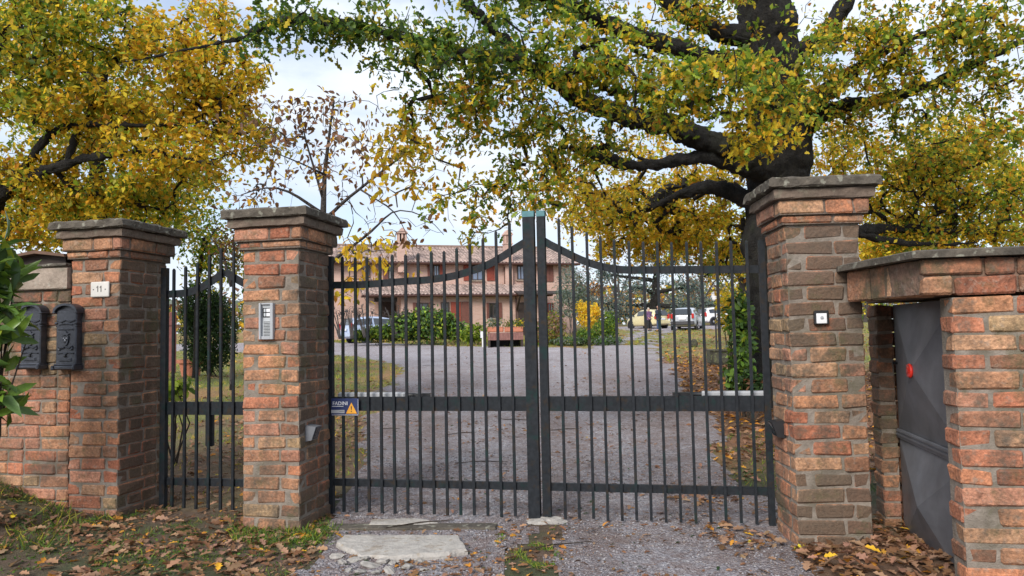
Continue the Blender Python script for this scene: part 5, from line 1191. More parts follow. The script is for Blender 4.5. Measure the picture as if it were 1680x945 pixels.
# ================================================================== THE BIG OAK
R1_ = np.random.default_rng(21)
MXA = dict(green=3, lime=2.4, olive=2, yellow=2.2, gold=0.7, orange=0.35)      # near boughs
MXG = dict(green=4, dgreen=3, lime=1, olive=2, yellow=0.6)
MXY = dict(yellow=4, gold=2.2, olive=1.3, lime=1.4, orange=0.3)
MXR = dict(lime=2.2, green=2.2, yellow=2.2, olive=1.6, gold=1.0, orange=0.8)
oak_limbs = [
 [(1268, 690, 11.3, 0.74), (1276, 640, 11.3, 0.56), (1278, 590, 11.3, 0.48), (1276, 480, 11.3, 0.46), (1274, 380, 11.3, 0.47), (1276, 300, 11.3, 0.50), (1281, 240, 11.2, 0.50), (1276, 180, 11.0, 0.44), (1264, 110, 10.8, 0.43), (1256, 40, 10.6, 0.41), (1240, -60, 10.3, 0.36), (1225, -220, 10.0, 0.27)],
 [(1275, 272, 11.2, 0.36), (1229, 262, 10.9, 0.29), (1190, 240, 10.5, 0.20), (1150, 232, 10.1, 0.17), (1115, 208, 9.8, 0.155), (1060, 200, 9.5, 0.13), (1007, 180, 9.1, 0.115), (949, 166, 8.7, 0.11), (915, 134, 8.4, 0.10), (860, 98, 8.1, 0.09), (800, 96, 7.8, 0.066), (730, 80, 7.5, 0.056), (675, 66, 7.2, 0.05), (586, 42, 6.9, 0.042), (527, 32, 6.7, 0.037), (476, 28, 6.6, 0.036), (442, 40, 6.5, 0.031), (400, 63, 6.4, 0.026), (351, 74, 6.3, 0.022), (313, 76, 6.25, 0.018), (254, 97, 6.2, 0.013), (199, 101, 6.2, 0.008)],
 [(1262, 108, 10.8, 0.22), (1190, 105, 10.3, 0.15), (1120, 80, 9.8, 0.12), (1082, 72, 9.5, 0.112), (1042, 58, 9.2, 0.108), (1002, 42, 8.9, 0.105), (949, 12, 8.6, 0.10), (895, -6, 8.3, 0.095), (820, -40, 8.0, 0.10), (740, -80, 7.8, 0.06)],
 [(860, 98, 8.1, 0.08), (820, 60, 8.0, 0.06), (785, 28, 7.9, 0.054), (755, -10, 7.8, 0.065), (720, -50, 7.7, 0.05)],
 [(1256, 62, 10.7, 0.16), (1185, 58, 10.4, 0.14), (1125, 28, 10.2, 0.13), (1085, -10, 10.0, 0.12), (1040, -70, 9.8, 0.09)],
 [(1262, 285, 11.1, 0.19), (1198, 266, 10.6, 0.13), (1149, 255, 10.2, 0.10), (1109, 262, 9.9, 0.088), (1073, 275, 9.7, 0.075), (1011, 267, 9.4, 0.07), (975, 255, 9.2, 0.04), (930, 240, 8.9, 0.025)],
 [(1270, 345, 11.3, 0.17), (1215, 322, 11.3, 0.135), (1171, 303, 11.2, 0.12), (1140, 308, 11.4, 0.09), (1090, 332, 11.7, 0.05), (1040, 350, 11.9, 0.03)],
 [(1288, 205, 11.0, 0.24), (1347, 155, 10.6, 0.145), (1391, 124, 10.3, 0.10), (1422, 98, 10.0, 0.07), (1480, 70, 9.7, 0.05), (1560, 40, 9.4, 0.035)],
 [(1292, 222, 11.0, 0.22), (1360, 178, 10.8, 0.12), (1440, 165, 10.4, 0.085), (1530, 140, 10.0, 0.065), (1620, 90, 9.6, 0.05), (1700, 60, 9.3, 0.035)],
 [(1270, 105, 10.7, 0.20), (1335, 76, 10.6, 0.135), (1364, 44, 10.5, 0.12), (1382, 13, 10.4, 0.11), (1400, -20, 10.3, 0.10), (1460, -90, 10.1, 0.08)],
 [(1300, 340, 11.3, 0.20), (1345, 372, 11.4, 0.13), (1404, 382, 11.6, 0.10), (1458, 373, 11.8, 0.08), (1533, 378, 12.0, 0.06), (1644, 383, 12.4, 0.04), (1720, 380, 12.6, 0.03)],
 [(1404, 382, 11.6, 0.07), (1450, 395, 11.5, 0.05), (1520, 402, 11.4, 0.03), (1600, 398, 11.3, 0.02)],
]
oak_crown = [
 (1130, 140, 7.4, 125, 62, 0.8, 150, MXA), (1225, 160, 7.2, 75, 60, 0.6, 75, MXA), (1020, 110, 7.8, 110, 65, 0.8, 105, MXA), (905, 95, 7.8, 80, 65, 0.7, 60, MXA), (1240, 225, 7.3, 45, 28, 0.4, 34, MXY),
 (770, 95, 7.3, 105, 55, 0.6, 74, MXG), (690, 65, 7.1, 70, 55, 0.5, 46, MXG), (600, 45, 6.8, 85, 38, 0.4, 38, MXG), (505, 32, 6.6, 65, 32, 0.4, 20, MXG), (425, 55, 6.5, 45, 30, 0.3, 10, MXG), (440, 30, 6.6, 60, 30, 0.3, 8, MXG), (600, 85, 6.9, 45, 25, 0.3, 14, MXG),
 (730, 180, 7.6, 70, 55, 0.6, 50, MXR), (805, 195, 7.8, 75, 60, 0.6, 54, MXR), (690, 245, 7.8, 45, 45, 0.5, 26, MXY), (885, 205, 8.2, 75, 55, 0.6, 50, MXA), (965, 225, 8.6, 75, 45, 0.7, 44, MXA),
 (830, 275, 8.0, 60, 45, 0.5, 26, MXR), (800, 345, 8.0, 48, 45, 0.5, 26, MXR), (868, 335, 8.2, 48, 45, 0.5, 24, MXR), (905, 285, 8.6, 50, 40, 0.5, 30, MXR),
 (960, 315, 11.0, 60, 50, 0.9, 100, MXY), (1010, 250, 12.8, 90, 45, 1.0, 90, MXY), (1120, 290, 13.4, 90, 40, 1.0, 90, MXY), (1370, 240, 13.0, 50, 50, 0.8, 60, MXY), (1010, 340, 12.5, 80, 55, 1.0, 190, MXY), (1105, 345, 12.8, 90, 58, 1.0, 230, MXY), (1180, 375, 13.0, 60, 62, 1.0, 170, MXY), (1070, 402, 13.0, 105, 32, 1.0, 170, MXY), (1170, 285, 12.6, 70, 40, 0.9, 90, MXY), (1190, 430, 13.6, 45, 26, 0.7, 60, MXR),
 (1010, 15, 9.0, 110, 50, 1.0, 56, MXA), (1160, 15, 9.6, 80, 55, 1.0, 90, MXR), (905, 5, 8.3, 80, 40, 0.8, 56, MXG), (810, 5, 7.8, 80, 40, 0.7, 56, MXG),
 (1400, 60, 9.8, 95, 75, 1.0, 125, MXR), (1500, 80, 9.3, 90, 75, 1.0, 120, MXR), (1605, 65, 9.0, 100, 75, 1.0, 115, MXA), (1420, 165, 10.0, 95, 60, 1.0, 95, MXR), (1530, 180, 9.6, 90, 50, 1.0, 76, MXA), (1645, 175, 9.2, 70, 70, 0.9, 66, MXR), (1330, 110, 9.0, 50, 60, 0.7, 56, MXA),
 (1400, 265, 12.0, 60, 60, 1.0, 95, MXY), (1485, 285, 12.0, 90, 65, 1.0, 170, MXR), (1595, 280, 12.0, 100, 65, 1.0, 180, MXR), (1665, 335, 12.0, 60, 55, 1.0, 100, MXR), (1460, 350, 12.4, 80, 35, 1.0, 90, MXY), (1565, 360, 12.4, 90, 30, 1.0, 90, MXR), (1560, 235, 12.5, 120, 45, 1.0, 90, MXY), (1500, 395, 11.8, 90, 22, 0.6, 60, MXR), (1610, 395, 12.2, 80, 20, 0.6, 50, MXY),
]
tree('oak_tree', 'massive old oak with black bark and spreading yellow-green boughs behind the right gate pier', 'tree', oak_limbs, oak_crown, R1_, leafn=15, lsize=(0.04, 0.108), spread=0.055, tip=0.0046)

# ================================================================== TREES ON THE LEFT
R2_ = np.random.default_rng(33)
MXL = dict(gold=2.6, yellow=3.6, olive=1.8, orange=0.4, lime=1.2)
MXLG = dict(lime=2.2, olive=2.4, yellow=2.2, green=1.8, gold=0.8)
left_limbs = [
 [(-75, 760, 10.6, 0.3150), (-65, 520, 10.6, 0.2775), (-45, 390, 10.5, 0.2475), (-5, 322, 10.3, 0.1144), (40, 290, 10.1, 0.0832), (85, 277, 10.0, 0.0676), (127, 262, 9.9, 0.0572), (190, 250, 9.8, 0.0468), (241, 246, 9.7, 0.0364), (296, 258, 9.6, 0.0208), (350, 270, 9.5, 0.0104)],
 [(30, 295, 10.1, 0.0676), (68, 225, 10.0, 0.0520), (106, 203, 10.0, 0.0468), (182, 207, 9.9, 0.0364), (280, 205, 9.8, 0.0208), (360, 200, 9.7, 0.0104)],
 [(-48, 395, 10.5, 0.2250), (-45, 210, 10.4, 0.1800), (-20, 80, 10.3, 0.0936), (40, 20, 10.2, 0.0520), (140, -20, 10.1, 0.0312)],
 [(-40, 170, 10.4, 0.0676), (30, 92, 10.0, 0.0312), (80, 105, 9.8, 0.0182), (150, 120, 9.6, 0.0104)],
 [(85, 277, 10.0, 0.0468), (130, 320, 10.3, 0.0312), (200, 330, 10.6, 0.0208), (270, 345, 10.9, 0.0104)],
 [(110, 270, 9.9, 0.0468), (118, 230, 10.0, 0.0416), (150, 185, 10.1, 0.0312), (170, 120, 10.2, 0.0208), (230, 60, 10.2, 0.0104)],
]
left_crown = [
 (60, 50, 10.0, 115, 85, 1.1, 210, MXLG), (180, 55, 10.0, 105, 80, 1.1, 190, MXLG), (300, 115, 10.0, 80, 85, 1.0, 190, MXL), (375, 170, 10.0, 55, 65, 0.8, 120, MXL), (395, 235, 10.0, 42, 55, 0.7, 70, MXL), (60, 170, 10.0, 105, 80, 1.0, 190, MXLG),
 (180, 180, 10.2, 110, 80, 1.1, 210, MXL), (285, 255, 10.2, 85, 60, 1.0, 160, MXL), (80, 300, 10.5, 110, 70, 1.1, 200, MXL), (200, 330, 10.9, 115, 55, 1.1, 200, MXLG), (60, 385, 11.0, 80, 35, 0.9, 90, MXL), (335, 50, 9.6, 70, 50, 0.8, 80, MXL), (420, 120, 9.6, 30, 40, 0.5, 26, MXL)]
tree('field_maple', 'golden leafy tree with dark crooked branches filling the upper left above the mailbox wall', 'tree', left_limbs, left_crown, R2_, leafn=15, lsize=(0.05, 0.115), spread=0.07, tip=0.0044)
tree('linden_tree', 'yellow-green leafy tree further back behind the golden tree on the left', 'tree', [[(150, 640, 16, 0.25), (150, 400, 16, 0.2), (160, 250, 16, 0.14), (170, 100, 16, 0.08)], [(155, 350, 16, 0.12), (240, 300, 16, 0.06), (300, 280, 16, 0.03)]],
     [(60, 120, 16, 110, 130, 1.5, 190, MXLG), (180, 200, 16, 120, 130, 1.5, 230, MXLG), (280, 300, 15.6, 70, 80, 1.2, 130, MXLG), (150, 360, 15.6, 140, 60, 1.3, 180, MXLG), (30, 330, 15.6, 60, 90, 1.2, 100, MXLG)], R2_, leafn=18, lsize=(0.09, 0.15), tmpl=KITE, spread=0.26, step=0.4)
tree('hedge_maple', 'bright yellow-green maple standing behind the meter enclosure on the right', 'tree', [[(1560, 640, 22, 0.25), (1560, 430, 22, 0.2), (1555, 300, 22, 0.12), (1560, 180, 22, 0.05)], [(1560, 450, 22, 0.12), (1480, 380, 22, 0.07), (1430, 340, 22, 0.03)], [(1560, 430, 22, 0.12), (1640, 360, 22, 0.07), (1690, 320, 22, 0.03)]],
     [(1470, 320, 22, 90, 90, 1.8, 190, MXY), (1580, 270, 22, 110, 90, 1.8, 220, MXLG), (1660, 350, 22, 90, 90, 1.6, 170, MXLG), (1540, 400, 21.5, 130, 60, 1.6, 190, MXY), (1450, 430, 21.5, 50, 50, 1.2, 80, MXY)], R2_, leafn=16, lsize=(0.11, 0.18), tmpl=KITE, spread=0.3, step=0.45)
tree('acacia_tree', 'yellow-green tree on the lawn seen through the right gate leaf, behind the oak trunk', 'tree', [[(1222, 590, 27, 0.14), (1220, 480, 27, 0.11), (1200, 400, 27, 0.05)], [(1220, 460, 27, 0.06), (1150, 395, 27, 0.045), (1085, 370, 27, 0.02)], [(1220, 470, 27, 0.07), (1235, 430, 27, 0.05), (1250, 400, 27, 0.02)]],
     [(1150, 375, 27, 90, 50, 1.8, 130, MXY), (1080, 360, 27, 70, 45, 1.6, 90, MXY), (1220, 410, 27, 45, 55, 1.3, 90, MXLG), (1010, 350, 27, 55, 40, 1.3, 50, MXY)], R2_, leafn=15, lsize=(0.12, 0.2), tmpl=KITE, spread=0.3, step=0.5)
tree('young_tree', 'small bright green tree glimpsed above the narrow gate between the left piers', 'tree', [[(318, 620, 18, 0.05), (324, 470, 18, 0.05), (335, 390, 18, 0.04)]],
     [(325, 385, 18, 38, 42, 0.9, 70, dict(lime=3, green=2, yellow=1)), (350, 430, 18, 30, 40, 0.8, 50, dict(lime=2, green=2, yellow=2))], R2_, leafn=16, lsize=(0.09, 0.14), tmpl=KITE, spread=0.2)
tree('purple_shrub', 'thin purplish brown shrub with bare twigs just left of the intercom pier', 'shrub', [[(378, 640, 11, 0.02), (383, 480, 11, 0.018), (384, 400, 11, 0.02)], [(380, 470, 11, 0.03), (365, 410, 11, 0.015), (345, 390, 11, 0.008)]],
     [(385, 395, 11, 22, 45, 0.4, 60, dict(brown=3, tan=1, orange=0.6)), (372, 430, 11, 20, 30, 0.4, 30, dict(brown=3, yellow=1))], R2_, leafn=6, lsize=(0.04, 0.07), tmpl=KITE, spread=0.10, bark='grey_bark')
R3_ = np.random.default_rng(5)
MXW = dict(brown=3, tan=2.4, gold=1, yellow=0.5)
MXWY = dict(yellow=3, gold=3, orange=0.6, olive=0.6, _s=1.2)
tree('walnut_tree', 'nearly bare walnut with grey branches and a few brown leaves behind the intercom pier', 'tree',
     [[(524, 600, 9.4, 0.0558), (527, 470, 9.4, 0.0496), (529, 400, 9.4, 0.0465), (530, 345, 9.4, 0.0384), (533, 290, 9.4, 0.0310), (538, 230, 9.3, 0.0211), (548, 165, 9.3, 0.0112)],
      [(531, 330, 9.4, 0.0217), (517, 280, 9.3, 0.0155), (496, 215, 9.2, 0.0105), (493, 180, 9.2, 0.0062)],
      [(529, 350, 9.4, 0.0248), (505, 335, 9.3, 0.0211), (476, 312, 9.2, 0.0161), (436, 304, 9.1, 0.0112), (395, 320, 9.0, 0.0062)],
      [(532, 360, 9.4, 0.0279), (560, 335, 9.0, 0.0211), (605, 298, 8.6, 0.0161), (650, 262, 8.3, 0.0112), (690, 235, 8.1, 0.0062)],
      [(529, 450, 9.4, 0.0310), (548, 425, 8.9, 0.0223), (582, 402, 8.4, 0.0174), (610, 380, 8.1, 0.0136), (632, 356, 7.9, 0.0112), (652, 340, 7.8, 0.0081), (700, 352, 7.7, 0.0050), (728, 385, 7.6, 0.0031)],
      [(590, 310, 8.7, 0.0124), (620, 330, 8.4, 0.0099), (650, 345, 8.1, 0.0074), (665, 380, 8.0, 0.0037)],
      [(538, 290, 9.4, 0.0161), (500, 270, 9.2, 0.0112), (450, 250, 9.0, 0.0056)]],
     [(478, 195, 9.1, 55, 40, 0.4, 40, MXW), (560, 185, 9.2, 50, 38, 0.4, 40, MXW), (520, 250, 9.2, 60, 50, 0.5, 30, MXW), (610, 240, 8.5, 55, 45, 0.4, 40, MXW), (655, 275, 8.2, 40, 40, 0.3, 30, MXWY), (690, 295, 8.0, 35, 28, 0.3, 20, MXWY), (440, 220, 9.0, 35, 45, 0.3, 18, MXW), (420, 310, 9.0, 50, 30, 0.4, 16, MXW), (560, 290, 9.0, 40, 40, 0.4, 16, MXW),
      (575, 430, 8.5, 24, 26, 0.25, 20, MXWY), (568, 480, 8.5, 20, 24, 0.25, 16, MXWY), (610, 420, 8.2, 25, 14, 0.25, 10, MXWY), (660, 415, 7.9, 26, 16, 0.25, 9, MXW), (640, 440, 8.0, 20, 14, 0.2, 5, MXWY), (680, 370, 7.8, 40, 28, 0.3, 14, dict(brown=1)), (470, 250, 9.1, 70, 70, 0.5, 30, dict(brown=1)), (430, 330, 9.0, 60, 40, 0.5, 26, dict(brown=1)), (600, 330, 8.5, 70, 40, 0.4, 22, dict(brown=1))],
     R3_, leafn=3, lsize=(0.06, 0.105), tmpl=ELL, bark='grey_bark', tip=0.003, spread=0.075, step=0.15, leafmat='leaf', droop=0.8)

# ================================================================== SHRUBS AND PLANTS
R4_ = np.random.default_rng(8)
lau = dict(green=3, dgreen=2, lime=0.5)
bush('laurel', 'glossy green laurel leaning in from the left edge beside the mailboxes', 'shrub', [(-4, 440, 5.25, 32, 60, 0.15), (10, 545, 5.2, 36, 32, 0.13), (6, 660, 5.2, 34, 38, 0.14), (-25, 560, 5.2, 40, 150, 0.15)], lau, 230, (0.17, 0.27), R4_, LONG, 'glossy_leaf', stems=8, base=(-3.9, 5.25), shell=0.0, droop=-0.35)
bush('ivy_shrub', 'bright green leafy shrub climbing at the foot of the oak trunk', 'shrub', [(1214, 520, 10.4, 17, 45, 0.3), (1217, 572, 10.3, 18, 46, 0.3), (1206, 618, 10.2, 16, 24, 0.3)], dict(green=3, lime=0.5, dgreen=4), 900, (0.08, 0.14), R4_, ELL, 'glossy_leaf', stems=9)
bush('dark_undergrowth', 'dark low undergrowth at the oak roots by the right gate leaf', 'shrub', [(1232, 628, 9.9, 18, 18, 0.25)], dict(deep=3, dgreen=2, brown=1), 420, (0.05, 0.10), R4_, ELL, 'leaf')
bush('yellow_sapling', 'yellow leaved sapling on the lawn left of the ivy shrub', 'shrub', [(1200, 500, 16, 26, 30, 0.5), (1190, 530, 16, 14, 12, 0.4)], dict(yellow=3, lime=1.5, gold=1), 420, (0.09, 0.15), R4_, ELL)
bush('laurel_bush', 'large rounded dark green bush on the grass in front of the house', 'shrub', [(702, 532, 37.5, 60, 28, 1.2), (668, 536, 37.5, 35, 22, 1.0), (745, 542, 37.5, 24, 18, 0.8)], dict(green=2.5, dgreen=3, lime=1.2, deep=1.5), 4200, (0.15, 0.26), R4_, ELL, 'glossy_leaf', stems=12)
bush('clipped_bush', 'lower green bush with bare sticks left of the large rounded bush', 'shrub', [(622, 546, 38, 34, 11, 0.8), (592, 550, 38, 16, 8, 0.6)], dict(green=2.5, dgreen=2, lime=2), 1900, (0.13, 0.22), R4_, ELL, stems=10)
bush('small_bush', 'small fresh green bush between the large bush and the slatted parapet', 'shrub', [(780, 545, 36, 22, 15, 0.6), (768, 552, 36, 14, 10, 0.5)], dict(lime=3, green=3), 1000, (0.11, 0.18), R4_, ELL)
for k, (u0, v0) in enumerate(((578, 548), (600, 546), (652, 545), (560, 548))):
    lab = ('thin bare shrub with crooked pale branches in front of the blue estate car', 'bare multi-stemmed shrub just right of the blue estate car', 'pale bare shrub with fanning stems before the large green bush', 'dark bare shrub at the left of the blue estate car, by the pier')[k]
    s = R4_; L = []
    for j in range(6):
        a = s.uniform(-1, 1); L.append([(u0+a*3, v0+8, 37, 0.045), (u0+a*10+s.normal()*2, v0-14, 37, 0.032), (u0+a*20+s.normal()*3, v0-34-s.uniform(0, 8), 37, 0.014)])
    tree('bare_shrub', lab, 'shrub', L, [(u0, v0-34, 37, 24, 16, 0.7, 46, MXW)], s, leafn=0, bark='grey_bark', tip=0.009, group='bare shrubs by the drive')
bush('mixed_shrub', 'russet and green shrub right of the gate posts by the house corner', 'shrub', [(905, 540, 35, 26, 30, 0.9), (880, 552, 34.5, 18, 18, 0.6)], dict(brown=2, tan=2, green=2, olive=2), 1500, (0.10, 0.18), R4_, KITE)
bush('golden_shrub', 'bright golden yellow shrub among the green ones right of the house', 'shrub', [(966, 522, 36, 18, 20, 0.6), (955, 505, 36, 12, 12, 0.5), (978, 508, 36, 9, 12, 0.4)], dict(yellow=4, gold=2), 1000, (0.10, 0.17), R4_, KITE)
bush('green_shrub', 'rounded green shrub at the drive bend right of the golden shrub', 'shrub', [(990, 545, 34.5, 24, 22, 0.7), (960, 553, 34, 20, 15, 0.6), (1002, 528, 35, 14, 18, 0.5)], dict(green=3, dgreen=2, lime=1), 1900, (0.10, 0.18), R4_, KITE)
bush('low_hedge', 'low dark grey-green ground hedge along the bend of the drive', 'hedge', [(935, 560, 33.5, 36, 8, 0.5), (995, 560, 33.2, 30, 8, 0.5)], dict(grey=2, dgreen=3, green=1), 1300, (0.08, 0.15), R4_, KITE)
bush('olive_tree', 'silvery grey-green olive tree at the right end of the house', 'tree', [(938, 470, 42, 27, 38, 1.0), (930, 500, 42, 24, 24, 0.9), (955, 490, 42, 20, 22, 0.8)], dict(grey=5, blue=1, dgreen=1), 3000, (0.12, 0.2), R4_, LONG, stems=9, bark='grey_bark')
bush('dark_conifer', 'dark rounded conifer on the grass behind the narrow gate', 'tree', [(345, 546, 20, 44, 68, 0.75), (328, 505, 20, 30, 48, 0.7)], dict(deep=5, dgreen=1.4), 8000, (0.08, 0.15), R4_, LONG, stems=5, lump=0.12)
bush('leafy_weed', 'light green leafy plant low behind the narrow gate below the terracotta pot', 'plant', [(286, 645, 8.2, 12, 22, 0.12), (298, 632, 8.2, 12, 12, 0.12)], dict(lime=4, green=2), 60, (0.09, 0.14), R4_, ELL, stems=5, shell=0.0)
for k, (u, mx) in enumerate(((806, dict(green=2, grey=2)), (816, dict(green=2, grey=2)), (835, dict(green=2, olive=1, tan=1)), (850, dict(yellow=1, green=2)))):
    lab = ('grey-green potted plant at the left end of the left planter', 'grey-green potted plant at the right end of the left planter', 'wispy potted plant in the left half of the right planter', 'yellowish potted plant at the right end of the right planter')[k]
    c = P(u, 534, SY+0.18); t = thing('potted_plant', lab, 'plant', (c.x, c.y, P(u, 540, SY+0.18).z), 0.0, 'plants in the terracotta planters')
    n = 160; q = R4_.normal(size=(n, 3))*np.array([0.14, 0.09, 0.11])+np.array([0, 0, 0.22]); q[:, 2] = np.abs(q[:, 2]); V, F, C = leaves(q, R4_.uniform(0.06, 0.12, n), cols(mx, n, R4_), KITE, frames(n, -0.5, R4_)); np_mesh('foliage', V, F, C, M['leaf'], t)
    b = MB()
    for j in range(5): b.tube([(0, 0, -0.02), (R4_.normal()*0.05, 0, 0.13), (R4_.normal()*0.12, R4_.normal()*0.06, 0.3)], [0.008, 0.006, 0.003], 4)
    b.build('stems', M['brown_bark'], t)

# ================================================================== DISTANT TREES
R5_ = np.random.default_rng(17)
ct = [(1072, 545, 64, 0.55), (1073, 500, 64, 0.42), (1076, 465, 64, 0.34), (1078, 410, 64, 0.14)]
cl = [ct]; cc = []
for (du, v, ru) in ((-70, 497, 42), (-35, 470, 34), (10, 440, 34), (60, 470, 40), (85, 500, 40), (-55, 515, 30), (-10, 415, 26), (40, 500, 30), (35, 425, 26), (-80, 450, 24)):
    cl.append([(1074, min(v+10, 500), 64, 0.2), (1074+du*0.6, v+4, 63.5, 0.12), (1074+du, v, 63, 0.06)])
    cc.append((1074+du, v, 63, ru, 8, 1.3, 38, dict(blue=5, grey=4)))
tree('cedar_tree', 'blue-green cedar with flat tiers of branches behind the parked cars', 'tree', cl, cc, R5_, leafn=17, lsize=(0.14, 0.26), tmpl=KITE, tip=0.02, spread=0.34, step=0.8)
FT = [(965, 545, 66, 470, 34, 55, dict(tan=2, orange=1, brown=1), 5, 'slender russet tree far behind the golden shrub'), (1015, 545, 74, 455, 36, 60, dict(grey=2, tan=1), 2, 'pale nearly bare tree far behind, left of the cedar'),
      (1150, 545, 70, 470, 44, 55, dict(brown=3, tan=2, orange=1), 5, 'brownish thinning tree far behind the silver car'), (1200, 545, 72, 450, 48, 70, dict(olive=3, gold=2, yellow=1), 9, 'olive-gold tree far behind the lamp post'),
      (1245, 545, 68, 460, 44, 65, dict(lime=2, yellow=2, olive=2), 9, 'yellow-green tree far behind the oak trunk'), (1420, 545, 60, 470, 55, 60, dict(yellow=3, lime=2), 9, 'yellow tree far beyond the gap right of the weathered pier'),
      (1110, 548, 92, 490, 60, 36, dict(grey=3, blue=2), 7, 'distant grey-green tree between the cedar and the silver car'), (1050, 548, 95, 500, 50, 30, dict(orange=3, gold=2), 8, 'low distant orange tree behind the yellow car'),
      (985, 548, 100, 495, 50, 36, dict(tan=2, grey=2), 4, 'distant hazy thin tree right of the olive tree'), (470, 548, 70, 440, 60, 60, dict(olive=2, gold=2), 9, 'distant olive tree hidden mostly by the intercom pier'), (1330, 545, 64, 450, 60, 70, dict(yellow=2, olive=2), 9, 'distant yellow tree hidden behind the weathered pier')]
for (u, vb, d, vc, ru, rv, mx, ln, lab) in FT:
    p = P(u, 545, d); zb = hz(p.x, p.y); vbase = 540
    tree('background_tree', lab, 'tree', [[(u, vb, d, 0.22), (u+R5_.normal()*3, (vb+vc)/2, d, 0.16), (u+R5_.normal()*4, vc-rv*0.3, d, 0.06)]]+[[(u, (vb+vc)/2-10*j, d, 0.10), (u+sg*ru*0.5, vc-8*j, d, 0.06), (u+sg*ru*0.85, vc-rv*0.4-6*j, d, 0.03)] for j, sg in ((0, -1), (1, 1), (2, -1))],
         [(u, vc, d, ru, rv, ru*d/FPX*0.7, 110, mx)], R5_, far=True, leafn=ln, lsize=(0.20, 0.36), tmpl=KITE, tip=0.016, spread=0.35, step=0.7, bark='grey_bark', group='trees far beyond the drive')
# far wood along the horizon: one mass
n = 26000; x = R5_.uniform(-170, 190, n); y = R5_.uniform(100, 150, n)+np.abs(x)*0.1; top = 3.2+5.5*fbm(x*0.06, y*0.02, 61, 4)+2.0*fbm(x*0.35, y*0.1, 62, 2)
z = hgt(x, y)-0.3+top*R5_.uniform(0, 1, n)**0.8
V, F, C = leaves(np.stack([x, y, z], -1), R5_.uniform(0.7, 1.5, n), cols(dict(olive=2, grey=3, tan=2, brown=1, gold=1, dgreen=2), n, R5_), KITE, frames(n, 0, R5_))
tag(np_mesh('far_wood', V, F, C, M['leaf']), kind='stuff')

# ================================================================== FALLEN LEAVES, GRASS, GRAVEL STONES
R6_ = np.random.default_rng(99)
def scat(n, x0, x1, y0, y1, keep, p=1.0):
    x = R6_.uniform(x0, x1, n); y = y0+(y1-y0)*R6_.uniform(0, 1, n)**p; k = keep(x, y); return x[k], y[k]
FL = dict(tan=4, orange=0.5, brown=3.6, gold=0.12, yellow=0.03)
pc = []
def litter_add(x, y, size, lift=0.006, pile=0.0, mx=FL, tilt=0.32):
    n = len(x)
    if not n: return
    z = hgt(x, y)+lift+pile*R6_.uniform(0, 1, n); a = R6_.uniform(0, 2*math.pi, n); nz_ = np.stack([R6_.normal(size=n)*tilt, R6_.normal(size=n)*tilt, np.ones(n)], -1); nz_ /= np.linalg.norm(nz_, axis=1, keepdims=True)
    xx = np.stack([np.cos(a), np.sin(a), np.zeros(n)], -1); xx -= nz_*(xx*nz_).sum(1, keepdims=True); xx /= np.linalg.norm(xx, axis=1, keepdims=True)
    R = np.stack([xx, np.cross(nz_, xx), nz_], -1); s = R6_.uniform(*size, n); q = np.stack([x, y, z], -1)+nz_*(s*0.06)[:, None]
    nr = y < 9
    for m, tq in ((nr, OAK), (~nr, KITE)):
        if m.sum(): pc.append(leaves(q[m], s[m], cols(mx, int(m.sum()), R6_), tq, R[m]))
patch = lambda x, y: fbm(x*1.6, y*1.6, 71, 3)
litter_add(*scat(2600, -5.2, -1.25, 3.2, 6.6, lambda x, y: ~in_drive(x, y) & (patch(x, y) > 0.42)), (0.05, 0.10), pile=0.012)
litter_add(*scat(7000, -5.2, -1.2, 3.2, 6.6, lambda x, y: ~in_drive(x, y) & (patch(x*1.3, y*1.3) > 0.40)), (0.02, 0.045), mx=dict(brown=5, tan=2.5, orange=0.5), tilt=0.5)
litter_add(*scat(700, -5.2, -1.25, 3.2, 6.6, lambda x, y: ~in_drive(x, y)), (0.06, 0.12), pile=0.02)
litter_add(*scat(2200, -4.8, -1.7, 6.6, 13, lambda x, y: ~in_drive(x, y) & (patch(x, y) > 0.35)), (0.05, 0.10), pile=0.01)
litter_add(*scat(8000, 2.0, 9.5, 6.2, 25, lambda x, y: ~in_drive(x, y) & (patch(x, y) > 0.28+0.02*np.abs(y-14))), (0.06, 0.12), pile=0.02)
litter_add(*scat(9000, 2.0, 8.5, 7.0, 25, lambda x, y: ~in_drive(x, y) & (patch(x, y) > 0.3)), (0.07, 0.14), pile=0.03, mx=dict(tan=4, orange=2.2, brown=2))
litter_add(*scat(1100, 1.5, 2.75, 3.7, 5.4, lambda x, y: (x > 1.62+0.25*patch(x, y)) & ~((x > 1.72) & (x < 2.35) & (y > 4.78))), (0.055, 0.11), pile=0.03, tilt=0.4)
litter_add(*scat(170, -0.15, 0.3, 3.9, 5.5, lambda x, y: x > -9), (0.03, 0.075), mx=dict(brown=3, tan=2, orange=1))
litter_add(*scat(320, 1.3, 1.95, 4.6, 6.4, lambda x, y: patch(x, y) > 0.45), (0.05, 0.10), pile=0.02)
litter_add(*scat(520, -1.6, 2.0, 4.0, 11, lambda x, y: in_drive(x, y) & (patch(x*0.7, y*0.7) > 0.45)), (0.035, 0.08))
litter_add(*scat(7000, -2.6, 3.2, 4.2, 17, lambda x, y: in_drive(x, y) & (patch(x*1.2, y*1.2) > 0.47), 1.25), (0.018, 0.05), mx=dict(brown=5, tan=1.5, deep=1))
litter_add(*scat(420, -1.4, -0.2, 3.9, 4.85, lambda x, y: patch(x, y) > 0.40), (0.03, 0.075), mx=dict(brown=4, tan=2, orange=1))
litter_add(*scat(900, -3.5, 5, 10, 30, lambda x, y: in_drive(x, y) & (patch(x*0.4, y*0.4) > 0.52)), (0.06, 0.11), mx=dict(brown=3, tan=2))
